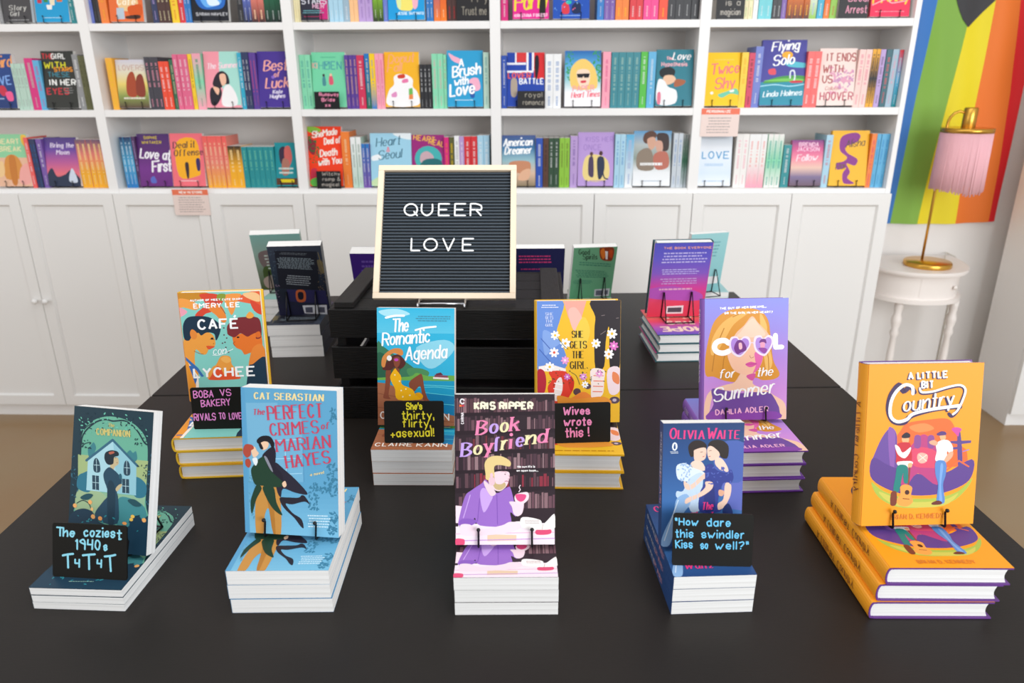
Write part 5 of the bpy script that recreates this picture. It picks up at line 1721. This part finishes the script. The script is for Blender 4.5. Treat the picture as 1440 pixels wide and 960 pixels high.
for u, r, X0, X1, h, desc, col, lines in SHELF_CARDS:
    w = X1-X0; o = thing('blackboard_card', (X0, -.001 if r != 1 else .012, SHZ[r]+.0002)); o.rotation_euler = (-.06, 0, 0)
    tag(o, desc, 'card', 'handwritten cards on the shelves')
    obj('board', MB().box(0, w, 0, .002, 0, h).mesh('board', CARD), o)
    N = len(lines); 
    ARTS['sc%d%d%d' % (u, r, int(X0*100))] = ([0,0,100,0,100,100*h/w,0,100*h/w], 'bg %s\n' % ('#2a292b' if u > 2 or r == 1 else '#1a1a1c')+'\n'.join('T %s hand %g %g,%g %g 2.6 0 %s' % (col, 55*h/w/N, 50-min(38, len(l)*4.2), 100*h/w*(i+.8)/(N+.3), min(1.3, 78/(len(l)*4.6*55*h/w/N/6)), l) for i, l in enumerate(lines)))
    a = obj('handwriting', art_mesh('sc%d%d%d' % (u, r, int(X0*100)), w, h), o); a.rotation_euler = (math.pi/2, 0, 0)
# two paper notices
for nm, x, z, w, h, y, lab in (('notice_shelf', 2.412, 1.2475, .15, .107, -.0015, 'pinkish paper notice with orange header hanging from middle shelf, fifth bookcase'), ('notice_cabinet', .255, .937, .15, .106, -.0225, 'pinkish paper notice with orange header taped over doors of second bookcase')):
    o = thing('paper_notice', (x, y, z)); tag(o, lab, 'notice'); obj('sheet', MB().box(0, w, 0, .0006, 0, h).mesh('sheet', mat('notice_paper', '#eed8d0', .7)), o)
    a = obj('notice_print', art_mesh(nm, w, h), o); a.rotation_euler = (math.pi/2, 0, 0)
# ---------------------------------------------------------------- display tables
ZT = .775
TA = .048; U = Vector((math.cos(TA), math.sin(TA), 0)); Vd = Vector((math.sin(TA), -math.cos(TA), 0))
def display_table(d0, d1, lab):
    o = Vector((.822, -.6751, 0))+Vd*d1; r = thing('display_table', o, TA); tag(r, lab, 'table', 'black display tables'); w = 1.62; d = d1-d0
    obj('tabletop', MB().box(0, w, 0, d, ZT-.03, ZT).mesh('tabletop', BLACKTOP, bevel=.0015), r)
    obj('apron', MB().box(.05, w-.05, .05, .07, ZT-.11, ZT-.0305).box(.05, w-.05, d-.07, d-.05, ZT-.11, ZT-.0305).box(.05, .07, .07, d-.07, ZT-.11, ZT-.0305).box(w-.07, w-.05, .07, d-.07, ZT-.11, ZT-.0305).mesh('apron', BLACKWOOD), r)
    lg = MB().box(-.03, .03, -.03, .03, 0, ZT-.0305).mesh('leg', BLACKWOOD)
    for x in (.04, w-.04):
        for y in (.04, d-.04): l = obj('leg', lg, r); l.location = (x, y, 0)
display_table(0, .8225, 'black-brown display table, the far one, carrying the wooden crate')
display_table(.8275, 1.80, 'black-brown display table, the near one, under the front rows of books')
# ---------------------------------------------------------------- display books
def bk_frame(k):
    x, y, th, w, h, T, x2, y2, th2, ti = FIT[k]; return x, y, th, w, h, T, x2, y2, th2, ti
SPN = {'country': [('bold', .011, .055, .0012, '#7a4a28', 'A'), ('script', .012, .07, .0013, '#8a4a30', 'Little'), ('bold', .008, .105, .0011, '#5a2a30', 'BIT'), ('script', .013, .13, .0012, '#6a3030', 'Country')],
 'waite': [('bold', .007, .015, .0012, '#c8c8d8', 'OLIVIA WAITE'), ('serif', .009, .07, .0014, '#d8a0b0', 'The Waltz')],
 'cool': [('bold', .009, .02, .0014, '#f0e0f0', 'COOL'), ('script', .011, .06, .0014, '#f0e0f0', 'for the Summer')],
 'perfect': [('serif', .009, .02, .0014, '#d8e8f4', 'CAT SEBASTIAN')]}
DISP = [
 # key, n, art, cover colour, hard, description, pose
 ('cozy', 3, 'companion', '#24414f', 0, 'dark teal paperback with woman before a white house'),
 ('perfect', 3, 'rooftop', '#5292bc', 0, 'light blue paperback with embracing couple and red curly title'),
 ('ripper', 3, 'library', '#3a2a34', 0, 'dark library-scene paperback with man in purple shirt'),
 ('waite', 3, 'sisters', '#24467c', 0, 'small blue paperback with two women in gowns and pink author name'),
 ('country', 3, 'cowboys', '#f9a625', '#6a3a8a', 'orange hardcover with two young men and a guitar'),
 ('cafe', 3, 'boba', '#f09a30', '#f0c030', 'turquoise and orange hardcover with two boys face to face'),
 ('kann', 3, 'beach', '#a86848', 0, 'bright blue beach paperback with woman in yellow dress'),
 ('girl', 2, 'skates', '#f4be2f', '#f0b820', 'yellow hardcover with roller skates, jeans and daisies'),
 ('cool', 3, 'sunglasses', '#9a6ac8', '#7038a0', 'lilac hardcover with blonde girl in heart sunglasses'),
 ('dark', 3, None, '#2a2b34', 0, 'thick dark paperback showing its back cover'),
 ('greenleft', 3, None, '#8aa898', 0, 'pale green landscape paperback showing its back cover'),
 ('greenback', 2, None, '#6fae84', 0, 'small sage green paperback showing its back cover'),
 ('pink', 3, None, '#c8508c', '#2f6068', 'violet and pink sunset hardcover showing its back cover'),
 ('blue', 2, None, '#8cc8cc', 0, 'pale aqua paperback showing its back cover'),
 ('purple', 2, None, '#4a2a8c', 0, 'deep purple paperback rising behind the crate left of letter board'),
 ('navy', 3, None, '#23244a', 0, 'navy paperback with pink lettering rising behind the crate, right side')]
BACKS = {'dark':'backdark', 'greenleft':'backvalley', 'greenback':'backgreen', 'pink':'backsunset', 'blue':'backaqua', 'purple':'backpurple', 'navy':'backnavy'}
FRONTB = {'pink':'frontsunset', 'dark':'backdark', 'greenleft':'backvalley', 'greenback':'backvalley', 'blue':'backaqua', 'purple':'backpurple', 'navy':'backnavy'}
FIT['purple'] = [1.285, -1.255, 0, .14, .21, .07, 1.275, -1.135, .0, -.30]
FIT['navy'] = [1.70, -1.255, 0, .14, .21, .07, 1.69, -1.10, .03, -.28]
for key, n, art, hexc, hard, desc in DISP:
    x, y, th, w, h, T, x2, y2, th2, ti = bk_frame(key); t = round(T/n, 4); rev = key in BACKS
    rn = random.Random(len(desc)); u = Vector((math.cos(th), math.sin(th), 0)); b = Vector((-math.sin(th), math.cos(th), 0)); sn = SPN.get(key)
    for i in range(n):
        j = (n-1-i); dx = rn.uniform(-.0012,.0012)*(i < n-1) - (.007*j if key == 'country' else 0)+(.003*j if key in ('cafe', 'dark') else 0); dy = rn.uniform(-.0015,.0015)*(i < n-1)
        o = Vector((x, y, ZT+t*i+.0002*i))+u*dx+b*dy; a = th+rn.uniform(-.006,.006)*(i < n-1)
        if rev: o = o+u*w+b*h; a += math.pi
        M = Matrix.Rotation(a, 4, 'Z'); M.translation = o
        r = book(M, w, h, t-.0002, hexc, art=(FRONTB[key] if rev else art) if i == n-1 else None, hard=hard, spine=sn)
        where = ('top' if i == n-1 else 'bottom' if i == 0 else 'middle')
        sd = ' '.join(desc.split()[:9])
        if rev: sd = desc.split(' showing')[0].split(' rising')[0]+(' behind the crate' if 'rising' in desc else '')
        tag(r, '%s, lying %s in its stack of %d' % (sd, where, n), 'book', 'books lying in stacks on the tables')
        if len(r['label'].split()) > 16: r['label'] = '%s, lying %s in its stack' % (' '.join(sd.split()[:11]), where)
    yaw = th2; tilt = abs(ti); u2 = Vector((math.cos(th2), math.sin(th2), 0)); b2 = Vector((-math.sin(th2), math.cos(th2), 0)); z = Vector((0,0,1))
    kv = z*math.cos(ti)+b2*math.sin(ti); nv = u2.cross(kv); o2 = Vector((x2, y2, ZT+T+.008))+u2*w/2; P = o2
    t = {'perfect':.027, 'cozy':.02, 'ripper':.022}.get(key, t)
    if rev: P = o2-nv*t+Vector((0,0,.0)); yaw += math.pi
    zlow = ZT+T+.0075
    if rev: P.z = zlow
    M = standing_mw(P, yaw, tilt, w, t)
    r = book(M, w, h, t, hexc, art=FRONTB[key] if rev else art, backart=BACKS.get(key), hard=hard, spine=sn)
    tag(r, '%s, standing on %s' % (desc, 'an easel' if rev else 'its easel'), 'book', 'books standing on easels on the tables')
    if len(r['label'].split()) > 16: r['label'] = desc+', standing'
    e = obj('book_easel', easel_mesh(.0375 if w > .12 else .03, t, tilt, hook=.023, hb=.075, base=.006)); e.location = P; e.rotation_euler = (0, 0, yaw)
    tag(e, 'black wire easel under the standing '+' '.join(desc.split(' showing')[0].split(' rising')[0].split()[:9]), 'easel', 'wire easels on the tables')
# ---------------------------------------------------------------- handwritten cards on the display
for key, lab in (('companion', 'black card with blue handwriting leaning on dark teal book, front left'), ('boba', 'black card with pink capitals before the turquoise and orange book'), ('beach', 'black card with yellow handwriting before the blue beach book'), ('skates', 'black card with pink handwriting before the yellow roller-skate book'), ('sisters', 'black card with blue handwriting before the book with two women')):
    x, y, z0, a, tb, w, h = DCARD[key]
    M = Matrix.Rotation(a, 4, 'Z') @ Matrix.Rotation(math.pi/2-tb, 4, 'X'); M.translation = Vector((x, y, z0-.0018))
    o = thing('blackboard_card', mw=M); tag(o, lab, 'card', 'handwritten cards on the tables')
    rr = .004; pts = []
    for cx, cy, a0 in ((w-rr, rr, -90), (w-rr, h-rr, 0), (rr, h-rr, 90), (rr, rr, 180)):
        for k in range(4): t_ = math.radians(a0+k*30); pts.append((cx+rr*math.cos(t_), cy+rr*math.sin(t_)))
    obj('board', MB().prism(pts, 'z', -.002, .0003).mesh('board', CARD), o)
    ARTS['card_'+key] = (ARTS['card_'+key][0], '\n'.join(l for l in ARTS['card_'+key][1].split('\n') if not l.startswith('bg')))
    q = obj('handwriting', art_mesh('card_'+key, w, h), o); q.location = (0, 0, .0004)
# ---------------------------------------------------------------- crate
cr = thing('wooden_crate', (1.328, -1.612, ZT)); tag(cr, 'black painted slatted wooden crate carrying the letter board', 'crate')
CW, CD, CH = .488, .315, .258
def part(name, b, par, m, bev=.0012): return obj(name, b.mesh(name, m, bevel=bev), par)
for x in (.0, CW-.018):
    for y in (.0095, CD-.030): part('corner_post', MB().box(x+.012 if x == 0 else x-.012, x+.03 if x == 0 else x+.006, y, y+.02, 0, CH-.024), cr, BLACKWOOD)
for z0, z1 in ((.0, .0735), (.093, .164), (.184, CH-.012)):
    part('slat', MB().box(0, CW, 0, .009, z0, z1), cr, BLACKWOOD)
    part('slat', MB().box(0, CW, CD-.009, CD, z0, z1), cr, BLACKWOOD)
    part('slat', MB().box(.001, .0105, .0095, CD-.0095, z0, z1), cr, BLACKWOODY)
    part('slat', MB().box(CW-.0105, CW-.001, .0095, CD-.0095, z0, z1), cr, BLACKWOODY)
for i in range(4):
    y0 = .0095+i*.0738; part('deck_board', MB().box(.0110, CW-.0110, y0+.0005, y0+.0725, CH-.022, CH-.0122), cr, BLACKWOOD)
for x in (.011, CW-.051): part('batten', MB().box(x, x+.04, .0095, CD-.010, CH-.0118, CH+.001), cr, BLACKWOODY)
# ---------------------------------------------------------------- letter board
LB = .299; ltilt = .55
zc = ZT+CH-.012
P = Vector((1.413+LB/2, -1.575, zc+.0135))
M = standing_mw(P, .005, ltilt, LB, .014)
lb = thing('letter_board', mw=M); tag(lb, 'black ridged letter board in pale wood frame with white letters, on the crate', 'letter board')
fr = .0125
for a in ((0, LB, 0, fr), (0, LB, LB-fr, LB), (0, fr, fr, LB-fr), (LB-fr, LB, fr, LB-fr)):
    obj('frame_rail', MB().box(a[0], a[1], a[2], a[3], 0, .014).mesh('frame_rail', PINE, bevel=.0008), lb)
obj('backing', MB().box(fr, LB-fr, fr, LB-fr, .001, .004).mesh('backing', FELTB), lb)
rb_ = MB(); n = 38; pitch = (LB-2*fr)/n
for i in range(n):
    y = fr+pitch*i; rb_.prism([(y+pitch*.16, .0041), (y+pitch*.74, .0041), (y+pitch*.64, .0078), (y+pitch*.45, .0085), (y+pitch*.26, .0078)], 'x', fr+.0003, LB-fr-.0003)
obj('felt_ridges', rb_.mesh('felt_ridges', FELT), lb)['kind'] = 'stuff'
# zoomed board: inner px width 490 over LB-2*fr
def lbx(px): return fr+(px-255)/(745-255)*(LB-2*fr)
def lby(py): return fr+(522-py)/(522-55)*(LB-2*fr)
for row, base, top in (([('Q',338),('U',405),('E',470),('E',532),('R',592)], 229, 184), ([('L',370),('O',418),('V',490),('E',565)], 363, 318)):
    for ch, px in row:
        wd, st = G[ch]; y0 = lby(base); y1 = lby(top); u = (y1-y0)/6; ws = lbx(px+ {'Q':50,'O':50,'V':42,'L':32}.get(ch, 40))-lbx(px); hs = ws/max(wd, 1)
        b = MB()
        for k, pts in st:
            pp = cat(pts, k == 'o', 5) if k in 'co' else pts
            pp = [(p[0]*hs, p[1]*u) for p in pp]
            segs = [pp[i:i+2] for i in range(len(pp)-1)] if k == 'l' else [pp]
            for s in segs:
                for Q in ribbon(s, .0034, 1, k in 'oO'): b.prism(Q, 'z', 0, .0018)
            if k == 'l':
                for p in pp: b.prism(disc(p[0], p[1], .0016), 'z', 0, .0018)
        o = obj('letter', b.mesh('letter', LETTERW), lb, label='white plastic letter '+ch); o.location = (lbx(px), y0, .0086)
# silver easel
ez = thing('silver_easel', (P.x-.003, -1.575, zc)); tag(ez, 'small silver wire easel holding up the letter board', 'easel')
s = .048; b = MB()
kk = Vector((0, math.sin(ltilt), math.cos(ltilt))); nn = Vector((1,0,0)).cross(kk)
for sg in (-1, 1):
    x = sg*s; bk = -nn*.0185
    b.tube([(x, -.0215, .0085), (x, -.0265, .0075), (x, -.029, .0035), (x, -.026, .0030), (x, -.018, .0030), (x, -.002, .0105), (x, .012, .0040), (x, .05, .0028), (x, .12, .0028)], .0025, 8)
    q = kk*.15+bk; b.tube([(x, .024, .0022), (x, q.y+.004, q.z+.012), (x, .125, .0028)], .0025, 8)
b.tube([(-s, -.0215, .0085), (s, -.0215, .0085)], .0025, 8)
b.tube([(-s, .12, .0028), (s, .12, .0028)], .0025, 8)
obj('wire_frame', b.mesh('wire_frame', SILVER, True), ez)
# ---------------------------------------------------------------- demilune table, lamp, flag
dt = thing('demilune_table', (3.45, .34, 0)); tag(dt, 'small white half-round side table with drawer and turned legs, right of bookcases', 'table')
TZ = .69
def dee(a, b, n=64, e=2.5):
    pts = [(-a, 0)]
    for i in range(1, n): t = math.pi*i/n; c, s_ = -math.cos(t), math.sin(t); pts.append((a*math.copysign(abs(c)**(2/e), c), -b*abs(s_)**(2/e)))
    pts.append((a, 0)); return pts
AW = .235; AB = .35
CREAM = mat('cream_white_paint', '#f4ece6', .35)
b = MB(); b.prism(dee(AW, AB), 'z', TZ-.012, TZ); b.prism(dee(AW-.006, AB-.006), 'z', TZ-.02, TZ-.012); obj('table_top', b.mesh('table_top', CREAM), dt)
b = MB(); b.prism(dee(AW-.028, AB-.028), 'z', TZ-.125, TZ-.02); obj('apron', b.mesh('apron', CREAM), dt)
b = MB(); b.prism(dee(AW-.012, AB-.012), 'z', TZ-.142, TZ-.125); obj('lower_moulding', b.mesh('lower_moulding', CREAM), dt)
full = dee(AW-.0265, AB-.0265); inner = dee(AW-.029, AB-.029)
sel = range(29, 53); b = MB(); ring = [full[i] for i in sel]+[inner[i] for i in reversed(sel)]; b.prism(ring, 'z', TZ-.115, TZ-.03)
dr = obj('drawer_front', b.mesh('drawer_front', CREAM), dt)
kb = obj('knob', MB().lathe([(.003,0),(.004,.006),(.009,.010),(.009,.015),(.003,.018)], seg=12).mesh('knob', CREAM, True), dr); kb.location = (full[41][0], full[41][1], TZ-.072); kb.rotation_euler = (math.pi/2, 0, .25)
legp = [(.012,0),(.014,.03),(.010,.06),(.0125,.16),(.016,.30),(.012,.38),(.020,.40),(.014,.42),(.021,.45),(.021,.47),(.015,.49),(.018,.52),(.018,TZ-.142)]
lg = MB().lathe(legp, seg=14).mesh('leg', CREAM, True)
for x, y in ((-.095, -.27), (.15, -.255), (-.19, -.03)): l = obj('leg', lg, dt); l.location = (x, y, 0)
lp = thing('table_lamp', (3.478, .135, TZ)); tag(lp, 'brass table lamp with pink fringed shade on the small white table', 'lamp')
obj('base', MB().lathe([(.094,0),(.096,.004),(.096,.018),(.092,.022),(.002,.024)], seg=36).mesh('base', BRASS, True), lp)
px = -.016
arc = [(px, .02, .02), (px, .02, .30), (px, .02, .56), (px, .02, .60)]+[(px+.038-.038*math.cos(a), .02*(1-a/3.14), .60+.045*math.sin(a)) for a in (.5, 1.0, 1.5, 2.1, 2.7)]
obj('pole', MB().tube(arc, .0055, 10).mesh('pole', BRASS, True), lp)
sx_ = .058
obj('socket_cap', MB().lathe([(.024,.565),(.026,.568),(.026,.655),(.022,.66),(.001,.66)], sx_, 0, 20).mesh('socket_cap', BRASS, True), lp)
obj('shade_ring', MB().lathe([(.094,.562),(.098,.562),(.098,.58),(.094,.58),(.002,.579)], sx_, 0, 36).mesh('shade_ring', BRASS, True), lp)
rn = random.Random(3); fb = MB()
for i in range(110):
    a = 2*math.pi*i/110; r0 = .094; zb = .315+rn.uniform(-.008,.008)
    for r_, w_ in ((r0, .0032),):
        x1 = sx_+r_*math.cos(a); y1 = r_*math.sin(a); x2 = sx_+(r_+.004)*math.cos(a+rn.uniform(-.02,.02)); y2 = (r_+.004)*math.sin(a)
        fb.tube([(x1, y1, .565), (x1*.5+x2*.5, y1*.5+y2*.5, .44), (x2, y2, zb+.02*abs(math.cos(a)))], w_, 5)
f = obj('fringe_shade', fb.mesh('fringe_shade', PINKF, True), lp)
tag(obj('lamp_cord', MB().tube([(3.583, .16, TZ+.004), (3.61, .24, TZ+.004), (3.65, .315, TZ+.004), (3.67, .345, TZ+.012), (3.72, .353, TZ-.01), (3.735, .353, .45), (3.735, .353, .1)], .0025).mesh('lamp_cord', mat('clear_cord', '#d8d2c4', .4), True)), 'thin pale lamp cord trailing off the small white table', 'cord')
# flag: vertical pride flag pinned on the wall
bz = [.846, 1.405, 1.769, 2.35]
LN = {  # stripe borders (x at each height)
 'purple': [3.212, 3.212, 3.212, 3.212], 'blue': [3.30, 3.30, 3.30, 3.30], 'green': [3.389, 3.405, 3.425, 3.45], 'yellow': [3.511, 3.545, 3.575, 3.60], 'orange': [3.678, 3.667, 3.664, 3.66], 'red': [3.828, 3.808, 3.765, 3.73], 'end': [3.857, 3.857, 3.857, 3.857]}
FC = {'purple':'#6a3a9a', 'blue':'#3c7cc8', 'green':'#86b548', 'yellow':'#f0dc1e', 'orange':'#f07a28', 'red':'#e01c24', 'tip':'#3a3a3c'}
def interp(a, z):
    for i in range(3):
        if z <= bz[i+1] or i == 2: return a[i]+(a[i+1]-a[i])*(z-bz[i])/(bz[i+1]-bz[i])
names = ['purple', 'blue', 'green', 'yellow', 'orange', 'red', 'end']
flagm = bpy.data.materials.new('printed_nylon'); flagm.use_nodes = True; nt = flagm.node_tree; pb = nt.nodes['Principled BSDF']
at = nt.nodes.new('ShaderNodeAttribute'); at.attribute_name = 'Col'; nt.links.new(at.outputs['Color'], pb.inputs['Base Color']); pb.inputs['Roughness'].default_value = .65
V = []; F = []; CO = []; NZ = 90
def fy(x, z):
    return .348-.006+.006*math.sin(x*38+z*5)+.004*math.sin(x*17-z*9)-.0015
for si in range(6):
    N = 7; c = lin(FC[names[si]])
    for j in range(NZ+1):
        z = bz[0]+(bz[3]-bz[0])*j/NZ
        xa = interp(LN[names[si]], z); xb = interp(LN[names[si+1]], z)
        for i in range(N+1):
            x = xa+(xb-xa)*i/N; zz = z-(.012*math.sin((x-3.2)/.65*math.pi) if j == 0 else 0)
            V.append((x, fy(x, z), zz)); CO.append(c)
    base = si*(N+1)*(NZ+1)
    for j in range(NZ):
        for i in range(N): q = base+j*(N+1)+i; F.append((q, q+1, q+N+2, q+N+1))
fl = thing('pride_flag', (0, 0, 0)); tag(fl, 'rainbow pride flag hanging on the wall behind the lamp, right of the bookcases', 'flag')
fl.location = (3.53, .35, .84); 
fo = obj('striped_cloth', mesh('striped_cloth', V, F, flagm, True, CO), fl); fo.location = (-3.53, -.35, -.84)
tipV = []; tipF = []; rows = 24
for j in range(rows+1):
    z = 1.664+(2.35-1.664)*j/rows; f_ = min(1, j/rows); xa = 3.570-(.072*min(1, (z-1.664)/.105)**.7 if z < 1.769 else .072+(z-1.769)*.34); xb = 3.572+(z-1.664)*.88
    xa = max(xa, 3.215); xb = min(xb, 3.85)
    for i in range(7): x = xa+(xb-xa)*i/6; tipV.append((x, fy(x, z)-.0022, z))
for j in range(rows):
    for i in range(6): q = j*7+i; tipF.append((q, q+1, q+8, q+7))
to = obj('dark_chevron', mesh('dark_chevron', tipV, tipF, mat('charcoal_nylon', '#3c3c3f', .7), True), fl, label='charcoal chevron'); to.location = (-3.53, -.35, -.84)
